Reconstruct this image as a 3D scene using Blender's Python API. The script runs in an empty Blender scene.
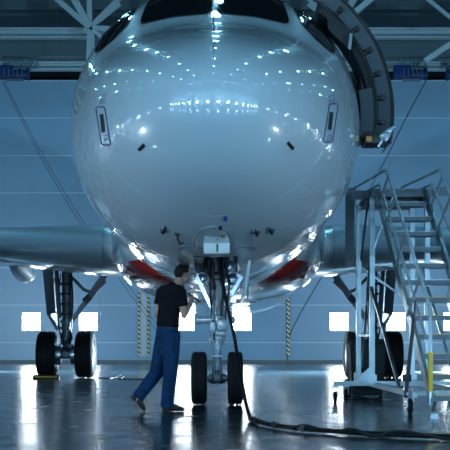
import bpy, bmesh, math, random
from mathutils import Vector, Matrix, Quaternion
from mathutils.bvhtree import BVHTree
random.seed(7)
scn = bpy.context.scene
C = scn.collection
PI = math.pi
V = Vector
F = 1180.0; CX = 0.12; CZ = 0.9; PX = 224.5; PY = 342.0

# ------------------------------------------------------------------ materials
def mat(name, col, rough=.5, metal=0, coat=0, coat_r=.03, spec=.5, emit=None, es=0, bump=None, vary=None, trans=0, ior=None):
    m = bpy.data.materials.new(name); m.use_nodes = True
    nt = m.node_tree; b = nt.nodes['Principled BSDF']
    b.inputs['Base Color'].default_value = (*col, 1)
    b.inputs['Roughness'].default_value = rough
    b.inputs['Metallic'].default_value = metal
    b.inputs['Coat Weight'].default_value = coat
    b.inputs['Coat Roughness'].default_value = coat_r
    b.inputs['Specular IOR Level'].default_value = spec
    if trans: b.inputs['Transmission Weight'].default_value = trans
    if ior: b.inputs['IOR'].default_value = ior
    if emit:
        b.inputs['Emission Color'].default_value = (*emit, 1)
        b.inputs['Emission Strength'].default_value = es
    tc = nt.nodes.new('ShaderNodeTexCoord')
    if bump:   # (scale, strength, distance)
        n = nt.nodes.new('ShaderNodeTexNoise'); n.inputs['Scale'].default_value = bump[0]
        n.inputs['Detail'].default_value = bump[3] if len(bump) > 3 else 3
        bp = nt.nodes.new('ShaderNodeBump'); bp.inputs['Strength'].default_value = bump[1]; bp.inputs['Distance'].default_value = bump[2]
        nt.links.new(tc.outputs['Object'], n.inputs['Vector'])
        nt.links.new(n.outputs['Fac'], bp.inputs['Height'])
        nt.links.new(bp.outputs['Normal'], b.inputs['Normal'])
        if coat: nt.links.new(bp.outputs['Normal'], b.inputs['Coat Normal'])
    if vary:   # (scale, other colour)
        n = nt.nodes.new('ShaderNodeTexNoise'); n.inputs['Scale'].default_value = vary[0]; n.inputs['Detail'].default_value = 5
        r = nt.nodes.new('ShaderNodeMapRange'); r.inputs[1].default_value = .35; r.inputs[2].default_value = .65
        mx = nt.nodes.new('ShaderNodeMix'); mx.data_type = 'RGBA'
        mx.inputs[6].default_value = (*col, 1); mx.inputs[7].default_value = (*vary[1], 1)
        nt.links.new(tc.outputs['Object'], n.inputs['Vector'])
        nt.links.new(n.outputs['Fac'], r.inputs[0]); nt.links.new(r.outputs[0], mx.inputs[0])
        nt.links.new(mx.outputs[2], b.inputs['Base Color'])
    return m

def math_n(nt, op, a, b=None, c=None):
    n = nt.nodes.new('ShaderNodeMath'); n.operation = op
    for i, v in enumerate((a, b, c)):
        if v is None: continue
        if isinstance(v, (int, float)): n.inputs[i].default_value = v
        else: nt.links.new(v, n.inputs[i])
    return n.outputs[0]

M = {}
M['paint'] = mat('white_aircraft_paint', (.56, .68, .77), .26, 0, 1, .035, .6)
M['paint'].node_tree.nodes['Principled BSDF'].inputs['Coat IOR'].default_value = 2.1
M['belly'] = mat('belly_paint', (.60, .68, .73), .22, 0, 1, .05, .6)
M['wing'] = mat('wing_grey_paint', (.42, .50, .57), .3, .25, .8, .08, bump=(2.0, .1, .01))
M['slat'] = mat('bare_metal_slat', (.34, .44, .52), .3, .35)
M['rubber'] = mat('tyre_rubber', (.006, .007, .009), .7, spec=.25, bump=(60, .2, .002))
M['hub'] = mat('wheel_hub_metal', (.30, .33, .36), .35, .9)
M['steel'] = mat('bare_steel', (.34, .41, .47), .3, .9)
M['chrome'] = mat('chrome_piston', (.75, .8, .85), .08, 1)
M['gearpaint'] = mat('gear_grey_paint', (.28, .36, .42), .32, .2, .3, .15, bump=(25, .15, .003))
M['darkgear'] = mat('dark_gear_metal', (.07, .09, .115), .4, .5)
M['black'] = mat('black_plastic', (.008, .009, .011), .45)
M['hose'] = mat('black_hose', (.005, .006, .008), .65, spec=.2, bump=(40, .3, .004))
M['lens'] = mat('lamp_lens', (.22, .30, .36), .12, .8, 1, bump=(70, .5, .004))
M['white'] = mat('white_enamel', (.62, .68, .70), .4, 0, .4)
M['alu'] = mat('aluminium', (.25, .31, .35), .30, .9)
M['rail'] = mat('handrail_tube', (.46, .56, .63), .25, .45)
M['tread'] = mat('tread_grip', (.10, .13, .155), .5, .5)
M['yellow'] = mat('yellow_paint', (.62, .42, .03), .5)
M['red'] = mat('red_paint', (.45, .03, .03), .4)
M['glass'] = mat('cockpit_glass', (.006, .010, .014), .05, 0, 1, .02, .6)
M['seal'] = mat('window_seal', (.03, .04, .05), .4)
M['doorgrey'] = mat('door_edge_grey', (.045, .065, .078), .4, .35, bump=(9, .2, .01))
M['doordark'] = mat('door_lining_dark', (.015, .02, .025), .5)
M['amber'] = mat('amber_marker', (.55, .28, .03), .4)
M['bluetag'] = mat('blue_tag', (.02, .12, .42), .4)
M['marking'] = mat('marking_ink', (.10, .09, .20), .5)
M['skin'] = mat('skin', (.46, .27, .21), .5, vary=(30, (.42, .23, .18)))
M['hair'] = mat('brown_hair', (.012, .005, .005), .6, spec=.2, bump=(120, .8, .006))
M['shirt'] = mat('black_cotton', (.006, .006, .009), .9, spec=.15, bump=(22, .35, .02))
M['jeans'] = mat('blue_work_trousers', (.0025, .022, .070), .85, spec=.2, bump=(9, .8, .06), vary=(9, (.004, .034, .10)))
M['shoe'] = mat('dark_leather', (.018, .016, .018), .4)
M['sole'] = mat('shoe_sole', (.05, .05, .055), .6)
M['eye'] = mat('eye_white', (.6, .6, .6), .2)
M['green'] = mat('dark_green_plastic', (.007, .022, .022), .55, spec=.2, bump=(15, .1, .005))
M['craneblue'] = mat('crane_blue', (.002, .016, .075), .5, spec=.15)
M['truss'] = mat('truss_grey_paint', (.16, .25, .29), .5)
M['trussdark'] = mat('truss_dark_paint', (.06, .08, .09), .6)
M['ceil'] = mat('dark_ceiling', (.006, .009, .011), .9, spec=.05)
M['lampcase'] = mat('lamp_housing', (.2, .22, .24), .5)
M['pane'] = mat('daylit_pane', (.8, .9, 1), .3, emit=(.82, .93, 1.0), es=35)
M['sidefill'] = mat('side_fill_pane', (.8, .9, 1), .3, emit=(.70, .88, 1.0), es=6)  # glow of the side windows added for fill and streaks
M['frontpane'] = mat('front_daylit_pane', (.8, .9, 1), .3, emit=(.42, .76, 1.0), es=62)
M['cler'] = mat('clerestory_pane', (.8, .9, 1), .3, emit=(.60, .84, 1.0), es=5)
M['fillpanel'] = mat('added_glow_panel', (.5, .6, .65), .4, emit=(.30, .66, 1.0), es=1.45)  # glow added behind the camera to light the nose
M['dimfillpanel'] = mat('upper_added_glow_panel', (.3, .38, .42), .4, emit=(.26, .62, .95), es=.32)  # weaker added glow, so the upper hall stays darker
M['frame'] = mat('window_frame_grey', (.25, .32, .38), .5)
M['lens_hot'] = mat('fill_lamp_lens', (.8, .9, 1), .3, emit=(.85, .94, 1), es=60)

def red_band(m, ylo, yhi, zlo, zhi):
    nt = m.node_tree; b = nt.nodes['Principled BSDF']
    g = nt.nodes.new('ShaderNodeNewGeometry'); s = nt.nodes.new('ShaderNodeSeparateXYZ')
    nt.links.new(g.outputs['Position'], s.inputs[0])
    k = math_n(nt, 'MULTIPLY', math_n(nt, 'GREATER_THAN', s.outputs[1], ylo), math_n(nt, 'LESS_THAN', s.outputs[1], yhi))
    k = math_n(nt, 'MULTIPLY', k, math_n(nt, 'GREATER_THAN', s.outputs[2], zlo))
    k = math_n(nt, 'MULTIPLY', k, math_n(nt, 'LESS_THAN', s.outputs[2], zhi))
    mx = nt.nodes.new('ShaderNodeMix'); mx.data_type = 'RGBA'
    mx.inputs[6].default_value = b.inputs['Base Color'].default_value[:]; mx.inputs[7].default_value = (.50, .03, .025, 1)
    nt.links.new(k, mx.inputs[0]); nt.links.new(mx.outputs[2], b.inputs['Base Color'])
red_band(M['paint'], 18.2, 60, 0, 2.22)
red_band(M['belly'], 0, 26, 1.84, 2.27)

def waviness(m, amt, vec=(1.3, .55, 1.3), fine=.25, side=0):
    nt = m.node_tree; b = nt.nodes['Principled BSDF']
    g = nt.nodes.new('ShaderNodeNewGeometry'); mp = nt.nodes.new('ShaderNodeMapping'); mp.inputs['Scale'].default_value = vec
    nt.links.new(g.outputs['Position'], mp.inputs[0])
    n = nt.nodes.new('ShaderNodeTexNoise'); n.inputs['Scale'].default_value = 1.6; n.inputs['Detail'].default_value = 2; n.inputs['Roughness'].default_value = fine
    nt.links.new(mp.outputs[0], n.inputs[0])
    bp = nt.nodes.new('ShaderNodeBump'); bp.inputs['Strength'].default_value = 1; bp.inputs['Distance'].default_value = amt
    if side:      # thin skin panels low on the flanks are more buckled than the radome
        n2 = nt.nodes.new('ShaderNodeTexNoise'); n2.inputs['Scale'].default_value = 5.5; n2.inputs['Detail'].default_value = 2
        nt.links.new(mp.outputs[0], n2.inputs[0])
        s = nt.nodes.new('ShaderNodeSeparateXYZ'); nt.links.new(g.outputs['Position'], s.inputs[0])
        r1 = nt.nodes.new('ShaderNodeMapRange'); r1.inputs[1].default_value = .55; r1.inputs[2].default_value = 1.15; nt.links.new(math_n(nt, 'ABSOLUTE', s.outputs[0]), r1.inputs[0])
        r2 = nt.nodes.new('ShaderNodeMapRange'); r2.inputs[1].default_value = 3.9; r2.inputs[2].default_value = 3.1; nt.links.new(s.outputs[2], r2.inputs[0])
        k = math_n(nt, 'MULTIPLY', math_n(nt, 'MULTIPLY', r1.outputs[0], r2.outputs[0]), side)
        h = math_n(nt, 'ADD', n.outputs['Fac'], math_n(nt, 'MULTIPLY', n2.outputs['Fac'], k)); nt.links.new(h, bp.inputs['Height'])
    else: nt.links.new(n.outputs['Fac'], bp.inputs['Height'])
    nt.links.new(bp.outputs['Normal'], b.inputs['Normal']); nt.links.new(bp.outputs['Normal'], b.inputs['Coat Normal'])
waviness(M['paint'], .014, side=1.0)
waviness(M['belly'], .03)

# floor : polished painted concrete with joints, scuffs, bumpy gloss
def floor_mat():
    m = bpy.data.materials.new('polished_concrete'); m.use_nodes = True
    nt = m.node_tree; b = nt.nodes['Principled BSDF']
    g = nt.nodes.new('ShaderNodeNewGeometry')
    n1 = nt.nodes.new('ShaderNodeTexNoise'); n1.inputs['Scale'].default_value = .9; n1.inputs['Detail'].default_value = 8
    n2 = nt.nodes.new('ShaderNodeTexNoise'); n2.inputs['Scale'].default_value = 2.2; n2.inputs['Detail'].default_value = 10; n2.inputs['Roughness'].default_value = .65
    for n in (n1, n2): nt.links.new(g.outputs['Position'], n.inputs['Vector'])
    cr = nt.nodes.new('ShaderNodeValToRGB')
    cr.color_ramp.elements[0].position = .3; cr.color_ramp.elements[0].color = (.009, .017, .023, 1)
    cr.color_ramp.elements[1].position = .7; cr.color_ramp.elements[1].color = (.024, .042, .054, 1)
    nt.links.new(n1.outputs['Fac'], cr.inputs[0])
    s = nt.nodes.new('ShaderNodeSeparateXYZ'); nt.links.new(g.outputs['Position'], s.inputs[0])
    jx = math_n(nt, 'LESS_THAN', math_n(nt, 'FRACT', math_n(nt, 'MULTIPLY', math_n(nt, 'ADD', s.outputs[0], 30.7), .25)), .006)
    jy = math_n(nt, 'LESS_THAN', math_n(nt, 'FRACT', math_n(nt, 'MULTIPLY', math_n(nt, 'ADD', s.outputs[1], 30.2), .25)), .006)
    j = math_n(nt, 'MAXIMUM', jx, jy)
    mx = nt.nodes.new('ShaderNodeMix'); mx.data_type = 'RGBA'
    nt.links.new(j, mx.inputs[0]); nt.links.new(cr.outputs[0], mx.inputs[6]); mx.inputs[7].default_value = (.015, .02, .024, 1)
    nt.links.new(mx.outputs[2], b.inputs['Base Color'])
    rr = nt.nodes.new('ShaderNodeMapRange'); rr.inputs[1].default_value = .3; rr.inputs[2].default_value = .7
    rr.inputs[3].default_value = .13; rr.inputs[4].default_value = .30
    nt.links.new(n2.outputs['Fac'], rr.inputs[0]); nt.links.new(rr.outputs[0], b.inputs['Roughness'])
    bp = nt.nodes.new('ShaderNodeBump'); bp.inputs['Strength'].default_value = .2; bp.inputs['Distance'].default_value = .003
    nt.links.new(n2.outputs['Fac'], bp.inputs['Height']); nt.links.new(bp.outputs['Normal'], b.inputs['Normal'])
    b.inputs['Specular IOR Level'].default_value = .32
    return m
M['floor'] = floor_mat()

# sectional steel wall panels: seams every 1.61 m in height, vertical joints, faint ribs
def wall_mat(name, col, seam=(.42, .52, .60), vert=6.6, z0=.86):
    m = bpy.data.materials.new(name); m.use_nodes = True
    nt = m.node_tree; b = nt.nodes['Principled BSDF']
    g = nt.nodes.new('ShaderNodeNewGeometry'); s = nt.nodes.new('ShaderNodeSeparateXYZ'); nt.links.new(g.outputs['Position'], s.inputs[0])
    fz = math_n(nt, 'FRACT', math_n(nt, 'DIVIDE', math_n(nt, 'SUBTRACT', s.outputs[2], z0 - 15.85), 1.585))
    line = math_n(nt, 'LESS_THAN', fz, .022)
    h = math_n(nt, 'ADD', s.outputs[0], s.outputs[1])
    fx = math_n(nt, 'FRACT', math_n(nt, 'DIVIDE', math_n(nt, 'ADD', h, 200.3), vert))
    vl = math_n(nt, 'LESS_THAN', fx, .007)
    n = nt.nodes.new('ShaderNodeTexNoise'); n.inputs['Scale'].default_value = .35; n.inputs['Detail'].default_value = 5
    nt.links.new(g.outputs['Position'], n.inputs['Vector'])
    k = math_n(nt, 'MULTIPLY_ADD', n.outputs['Fac'], .5, .75)
    base = nt.nodes.new('ShaderNodeMix'); base.data_type = 'RGBA'; base.blend_type = 'MULTIPLY'; base.inputs[0].default_value = 1
    base.inputs[6].default_value = (*col, 1)
    cmb = nt.nodes.new('ShaderNodeCombineXYZ')
    for i in range(3): nt.links.new(k, cmb.inputs[i])
    nt.links.new(cmb.outputs[0], base.inputs[7])
    mx = nt.nodes.new('ShaderNodeMix'); mx.data_type = 'RGBA'; nt.links.new(line, mx.inputs[0])
    nt.links.new(base.outputs[2], mx.inputs[6]); mx.inputs[7].default_value = (*seam, 1)
    m2 = nt.nodes.new('ShaderNodeMix'); m2.data_type = 'RGBA'; nt.links.new(math_n(nt, 'MULTIPLY', vl, .5), m2.inputs[0])
    nt.links.new(mx.outputs[2], m2.inputs[6]); m2.inputs[7].default_value = (.1, .14, .18, 1)
    nt.links.new(m2.outputs[2], b.inputs['Base Color'])
    b.inputs['Roughness'].default_value = .42
    return m
M['wall'] = wall_mat('blue_grey_wall_panels', (.105, .225, .34), (.26, .40, .52))
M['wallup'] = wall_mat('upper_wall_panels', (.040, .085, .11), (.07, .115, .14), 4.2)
M['sidewall'] = wall_mat('side_wall_panels', (.09, .17, .25))

def hazard_mat():
    m = bpy.data.materials.new('hazard_stripes'); m.use_nodes = True
    nt = m.node_tree; b = nt.nodes['Principled BSDF']
    g = nt.nodes.new('ShaderNodeNewGeometry'); s = nt.nodes.new('ShaderNodeSeparateXYZ'); nt.links.new(g.outputs['Position'], s.inputs[0])
    f = math_n(nt, 'FRACT', math_n(nt, 'MULTIPLY', math_n(nt, 'ADD', math_n(nt, 'ADD', s.outputs[0], s.outputs[2]), 20), 5.2))
    k = math_n(nt, 'GREATER_THAN', f, .5)
    mx = nt.nodes.new('ShaderNodeMix'); mx.data_type = 'RGBA'; nt.links.new(k, mx.inputs[0])
    mx.inputs[6].default_value = (.01, .01, .012, 1); mx.inputs[7].default_value = (.55, .48, .25, 1)
    nt.links.new(mx.outputs[2], b.inputs['Base Color'])
    return m
M['hazard'] = hazard_mat()

# ------------------------------------------------------------------ mesh helpers
def frame_axes(d, side=None):
    d = d.normalized()
    if side is None:
        side = V((0, 0, 1)) if abs(d.z) < .9 else V((1, 0, 0))
    a = (side - d * side.dot(d)).normalized()
    return a, d.cross(a).normalized()

class MB:
    def __init__(self): self.bm = bmesh.new()
    def box(self, c, s, rot=None, bevel=0):
        t = bmesh.new(); bmesh.ops.create_cube(t, size=1)
        bmesh.ops.scale(t, vec=V(s), verts=t.verts)
        if bevel: bmesh.ops.bevel(t, geom=t.edges[:], offset=bevel, segments=2, profile=.5, affect='EDGES')
        mt = Matrix.Translation(V(c)) @ (rot.to_matrix().to_4x4() if rot else Matrix.Identity(4))
        bmesh.ops.transform(t, matrix=mt, verts=t.verts); self.merge(t); return self
    def merge(self, t):
        me = bpy.data.meshes.new('tmp'); t.to_mesh(me); t.free(); self.bm.from_mesh(me); bpy.data.meshes.remove(me)
    def loft(self, rings, cap=True, closed=True):
        bm = self.bm; rr = [[bm.verts.new(p) for p in r] for r in rings]; n = len(rr[0])
        for a, b in zip(rr, rr[1:]):
            for i in range(n if closed else n - 1):
                j = (i + 1) % n
                try: bm.faces.new((a[i], a[j], b[j], b[i]))
                except ValueError: pass
        if cap and closed:
            bm.faces.new(rr[0][::-1]); bm.faces.new(rr[-1])
        return self
    def tube(self, pts, r, seg=12, side=None, cap=True):
        pts = [V(p) for p in pts]; n = len(pts)
        if not isinstance(r, (list, tuple)): r = [r] * n
        rings = []; a = None
        for i, p in enumerate(pts):
            d = (pts[min(i + 1, n - 1)] - pts[max(i - 1, 0)])
            if side is not None: a, b = frame_axes(d, V(side))
            elif a is None: a, b = frame_axes(d)
            else: a, b = frame_axes(d, a)
            ra, rb = r[i] if isinstance(r[i], (list, tuple)) else (r[i], r[i])
            rings.append([p + a * ra * math.cos(t) + b * rb * math.sin(t) for t in [2 * PI * k / seg for k in range(seg)]])
        return self.loft(rings, cap)
    def bar(self, p, q, w, h=None, side=None):      # square section bar
        p, q = V(p), V(q); h = h or w; a, b = frame_axes(q - p, V(side) if side else None)
        r = lambda o: [o + a * h / 2 + b * w / 2, o - a * h / 2 + b * w / 2, o - a * h / 2 - b * w / 2, o + a * h / 2 - b * w / 2]
        return self.loft([r(p), r(q)])
    def lathe(self, prof, c, axis=(1, 0, 0), seg=32, close=False):   # prof (radius, along)
        ax = V(axis).normalized(); a, b = frame_axes(ax); c = V(c)
        rings = []
        for rad, t in prof:
            rad = max(rad, .0005)
            rings.append([c + ax * t + (a * math.cos(k) + b * math.sin(k)) * rad for k in [2 * PI * i / seg for i in range(seg)]])
        if close: rings.append(rings[0])
        return self.loft(rings, cap=not close)
    def ell(self, c, r, rot=None, seg=20, rings=14):
        t = bmesh.new(); bmesh.ops.create_uvsphere(t, u_segments=seg, v_segments=rings, radius=1)
        bmesh.ops.scale(t, vec=V(r), verts=t.verts)
        mt = Matrix.Translation(V(c)) @ (rot.to_matrix().to_4x4() if rot else Matrix.Identity(4))
        bmesh.ops.transform(t, matrix=mt, verts=t.verts); self.merge(t); return self
    def quad(self, ps):
        self.bm.faces.new([self.bm.verts.new(V(p)) for p in ps]); return self

WL = {}
def link(name, mb, m, parent=None, smooth=True, angle=40, origin=None):
    bm = mb.bm
    bmesh.ops.remove_doubles(bm, verts=bm.verts, dist=1e-5)
    bmesh.ops.recalc_face_normals(bm, faces=bm.faces)
    if origin is None:
        if parent is not None: origin = WL[parent.name]
        else:
            xs = [v.co for v in bm.verts]
            origin = V(((min(p.x for p in xs) + max(p.x for p in xs)) / 2, (min(p.y for p in xs) + max(p.y for p in xs)) / 2, min(p.z for p in xs)))
    origin = V(origin)
    bmesh.ops.translate(bm, vec=-origin, verts=bm.verts)
    me = bpy.data.meshes.new(name); bm.to_mesh(me); bm.free()
    me.materials.append(m)
    if smooth:
        for p in me.polygons: p.use_smooth = True
        try: me.set_sharp_from_angle(angle=math.radians(angle))
        except Exception: pass
    o = bpy.data.objects.new(name, me); C.objects.link(o)
    if parent is not None:
        o.parent = parent; o.location = origin - WL[parent.name]
    else: o.location = origin
    WL[o.name] = origin
    return o
def empty(name, loc):
    o = bpy.data.objects.new(name, None); o.empty_display_size = .2; C.objects.link(o); o.location = loc; WL[o.name] = V(loc); return o
def tag(o, label, cat, group=None, kind=None):
    o['label'] = label; o['category'] = cat
    if group: o['group'] = group
    if kind: o['kind'] = kind
    return o
def struct(o): o['kind'] = 'structure'; return o
def W(px, py, d): return V((CX + (px - PX) * d / F, d, CZ + (PY - py) * d / F))
def catmull(pts, n=8):
    pts = [V(p) for p in pts]; out = []
    P = [pts[0] * 2 - pts[1]] + pts + [pts[-1] * 2 - pts[-2]]
    for i in range(1, len(P) - 2):
        p0, p1, p2, p3 = P[i - 1:i + 3]
        for k in range(n):
            t = k / n
            out.append(.5 * ((2 * p1) + (p2 - p0) * t + (2 * p0 - 5 * p1 + 4 * p2 - p3) * t * t + (3 * p1 - p0 - 3 * p2 + p3) * t ** 3))
    out.append(pts[-1]); return out
def pchip(xs, ys, x):
    n = len(xs)
    if x <= xs[0]: return ys[0]
    if x >= xs[-1]: return ys[-1]
    h = [xs[i + 1] - xs[i] for i in range(n - 1)]; dl = [(ys[i + 1] - ys[i]) / h[i] for i in range(n - 1)]
    def dd(i):
        if i == 0: return dl[0]
        if i == n - 1: return dl[-1]
        if dl[i - 1] * dl[i] <= 0: return 0
        w1 = 2 * h[i] + h[i - 1]; w2 = h[i] + 2 * h[i - 1]
        return (w1 + w2) / (w1 / dl[i - 1] + w2 / dl[i])
    i = max(k for k in range(n - 1) if xs[k] <= x)
    t = (x - xs[i]) / h[i]; m0, m1 = dd(i) * h[i], dd(i + 1) * h[i]
    return (2*t**3-3*t*t+1)*ys[i] + (t**3-2*t*t+t)*m0 + (-2*t**3+3*t*t)*ys[i+1] + (t**3-t*t)*m1

# ------------------------------------------------------------------ the hangar
XL, XR, YF, YB, ZT = -30, 30, -2.5, 50, 19
struct(link('floor', MB().box(((XL+XR)/2, (YF+YB)/2, -.1), (XR-XL, YB-YF, .2)), M['floor'], smooth=False))
# back wall with real window openings
WIN = [31.3, 88.3, 185.0, 242.0, 339.3, 396.0, 453.0]
wz0, wz1 = CZ + (PY - 331.3) * YB / F, CZ + (PY - 312.0) * YB / F
ww = 20.0 * YB / F
wx = [CX + (p - PX) * YB / F for p in WIN]
mb = MB(); T = .25
mb.box((0, YB + T/2, wz0/2), (XR-XL, T, wz0)); mb.box((0, YB + T/2, (wz1 + 12.0)/2), (XR-XL, T, 12.0 - wz1))
edges = [XL] + sum([[x - ww/2, x + ww/2] for x in wx], []) + [XR]
for a, b in zip(edges[::2], edges[1::2]): mb.box(((a+b)/2, YB + T/2, (wz0+wz1)/2), (b-a, T, wz1-wz0))
struct(link('wall_back', mb, M['wall'], smooth=False))
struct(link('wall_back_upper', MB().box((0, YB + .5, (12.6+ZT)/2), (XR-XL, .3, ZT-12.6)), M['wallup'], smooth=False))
struct(link('trim_1', MB().box((0, YB + .45, 12.3), (XR-XL, .2, .62)), M['ceil'], smooth=False))  # near-black band paints in the shade of the gap below the beam
for i, x in enumerate(wx):
    fr = MB()
    for sx in (-1, 1): fr.box((x + sx*(ww/2 - .02), YB + .08, (wz0+wz1)/2), (.04, .2, wz1-wz0))
    for z in (wz0 + .02, wz1 - .02): fr.box((x, YB + .08, z), (ww - .08, .2, .04))
    f = struct(link('window_%d' % (i + 1), fr, M['frame'], smooth=False))
    link('pane', MB().box((x, YB + .15, (wz0+wz1)/2), (ww - .08, .02, wz1 - wz0 - .08)), M['pane'], f, smooth=False)
# side walls with added low glowing windows, front wall doors with added glow panels
for nm, x, sg in (('left', XL, -1), ('right', XR, 1)):
    struct(link('wall_' + nm, MB().box((x + sg*.15, (YF+YB)/2, ZT/2), (.3, YB-YF, ZT)), M['sidewall'], smooth=False))
wn = 8
for x, sg in ((XL, -1), (XR, 1)):  # unseen glowing windows added to light the lower fuselage sides
    for y in range(4, 50, 6):
        fr = MB()
        for dy in (-1, 1): fr.box((x - sg*.03, y + dy*.72, 1.85), (.08, .06, 1.3))
        for dz in (-.62, .62): fr.box((x - sg*.03, y, 1.85 + dz), (.08, 1.38, .06))
        f = struct(link('window_%d' % wn, fr, M['frame'], smooth=False)); wn += 1
        link('pane', MB().box((x - sg*.02, y, 1.85), (.03, 1.38, 1.18)), M['sidefill'], f, smooth=False)
struct(link('wall_front', MB().box((0, YF - .15, ZT/2), (XR-XL, .3, ZT)), M['sidewall'], smooth=False))
for i in range(8):
    x = -24.5 + i * 7
    d = MB()
    for dx in (-3.2, 3.2): d.box((x + dx, YF + .12, 6.7), (.2, .24, 13.4))
    for z in (.2, 13.3): d.box((x, YF + .12, z), (6.2, .24, .2))
    dd = struct(link('door_%d' % (i + 1), d, M['frame'], smooth=False))
    for r in range(6):
        link('fill_glow_panel', MB().box((x, YF + .08, 1.35 + r * 2.18), (6.2, .05, 2.05)), M['fillpanel' if r < 3 else 'dimfillpanel'], dd, smooth=False)  # added glowing panels fill light onto the nose, lower rows stronger
    for dx in (-1.75, 1.75):
        fr = MB()
        for sx in (-.46, .46): fr.box((x + dx + sx, YF + .13, 1.75), (.06, .08, .98))
        for sz_ in (-.46, .46): fr.box((x + dx, YF + .13, 1.75 + sz_), (.86, .08, .06))
        link('window_frame', fr, M['frame'], dd, smooth=False)
        link('window_pane', MB().box((x + dx, YF + .12, 1.75), (.86, .03, .86)), M['frontpane'], dd, smooth=False)
for x0, x1 in ((-27, -15.5), (-14.5, -4), (-3, 3), (4, 14.5), (15.5, 27)):
    fr = MB(); zc = 14.6
    for z in (zc - .27, zc + .27): fr.box(((x0+x1)/2, YF + .05, z), (x1-x0, .1, .08))
    for x in (x0, x1): fr.box((x, YF + .05, zc), (.08, .1, .46))
    f = struct(link('window_%d' % wn, fr, M['frame'], smooth=False)); wn += 1
    link('pane', MB().box(((x0+x1)/2, YF + .04, zc), (x1-x0-.1, .03, .44)), M['cler'], f, smooth=False)
struct(link('ceiling', MB().box((0, (YF+YB)/2, ZT + .1), (XR-XL, YB-YF, .2)), M['ceil'], smooth=False))

# base strip, door leaf edges with hazard stripes
def wp(px, d=YB): return CX + (px - PX) * d / F
struct(link('baseboard_back', MB().box((0, YB - .05, .07), (XR-XL, .1, .14)), M['trussdark'], smooth=False))
t2 = MB()
for px in (139.2, 148.6):
    t2.box((wp(px), YB - .05, 6.14), (.075, .1, 11.7))
struct(link('trim_2', t2, M['hazard'], smooth=False))
struct(link('trim_3', MB().box((wp(143.9), YB - .03, 6.14), (.28, .06, 11.7)), M['frame'], smooth=False))
struct(link('trim_4', MB().box((wp(288), YB - .05, 6.14), (.11, .1, 11.7)), M['hazard'], smooth=False))

# runway beams and roof trusses in front of the upper wall
def beam_at(y0, y1, d, m, name, x0=XL, x1=XR, dep=.35):
    z0, z1 = CZ + (PY - y1) * d / F, CZ + (PY - y0) * d / F
    mb = MB(); t = .06
    mb.box(((x0+x1)/2, d, z0 + t/2), (x1-x0, dep, t)); mb.box(((x0+x1)/2, d, z1 - t/2), (x1-x0, dep, t))
    mb.box(((x0+x1)/2, d, (z0+z1)/2), (x1-x0, .08, z1-z0-2*t))
    return struct(link(name, mb, m, smooth=False)), z0, z1
beam_at(62.5, 70.5, 47, M['truss'], 'trim_5')
beam_at(28.5, 38.5, 47.2, M['truss'], 'trim_6')
rail = MB()
rail.bar((XL, 46.9, CZ + (PY-57.2)*46.9/F), (XR, 46.9, CZ + (PY-57.2)*46.9/F), .07)
for x in range(-28, 30, 2): rail.bar((x, 46.9, CZ + (PY-62.6)*46.9/F), (x, 46.9, CZ + (PY-57.2)*46.9/F), .05)
struct(link('trim_7', rail, M['trussdark'], smooth=False))
tn = 8
def truss(nx, mirror=1):
    global tn
    mb = MB(); D = 46.6
    def q(px, py, d=D): return W(px, py, d)
    P0 = q(nx, 28)
    s = mirror
    mb.bar(P0, q(nx - 37*s, -4), .2); mb.bar(P0, q(nx - 22*s, -12), .3, .26); mb.bar(P0, q(nx - 1*s, -20), .2)
    mb.bar(P0, q(nx + 34*s, -6), .18); mb.bar(P0, q(nx + 30*s, 14 - 10), .15)
    mb.bar(P0, q(nx + 24*s, 47), .16); mb.bar(P0, q(nx + 30*s, 30), .2)
    mb.bar(q(nx - 1, 62), P0, .2); mb.bar(q(nx + 3, 62), q(nx + 3, 28), .12)
    mb.box(P0, (.45, .1, .4))
    mb.bar(q(nx - 60*s, -20, D), q(nx - 37*s, -4, D), .26)
    o = struct(link('trim_%d' % tn, mb, M['truss'], smooth=False)); tn += 1
for nx, s in ((90, 1), (338, -1), (-90, 1), (518, -1)): truss(nx, s)
mb = MB()
mb.bar(W(354, 13, 45), W(376, -5, 45), .2); mb.bar(W(425, -3, 45), W(462, 27, 45), .12); mb.bar(W(472, 30, 45), W(425, 61, 45), .2)
struct(link('trim_%d' % tn, mb, M['truss'], smooth=False)); tn += 1
# roof trusses running across the hall (seen as reflections and from other positions)
for y in (1, 10, 22, 34, 43):
    mb = MB(); mb.bar((XL, y, 18.6), (XR, y, 18.6), .25); mb.bar((XL, y, 16.6), (XR, y, 16.6), .25)
    for k in range(20):
        x0 = XL + k * 3
        mb.bar((x0, y, 16.6 if k % 2 else 18.6), (x0 + 3, y, 18.6 if k % 2 else 16.6), .14)
    struct(link('trim_%d' % tn, mb, M['trussdark'], smooth=False)); tn += 1

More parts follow.
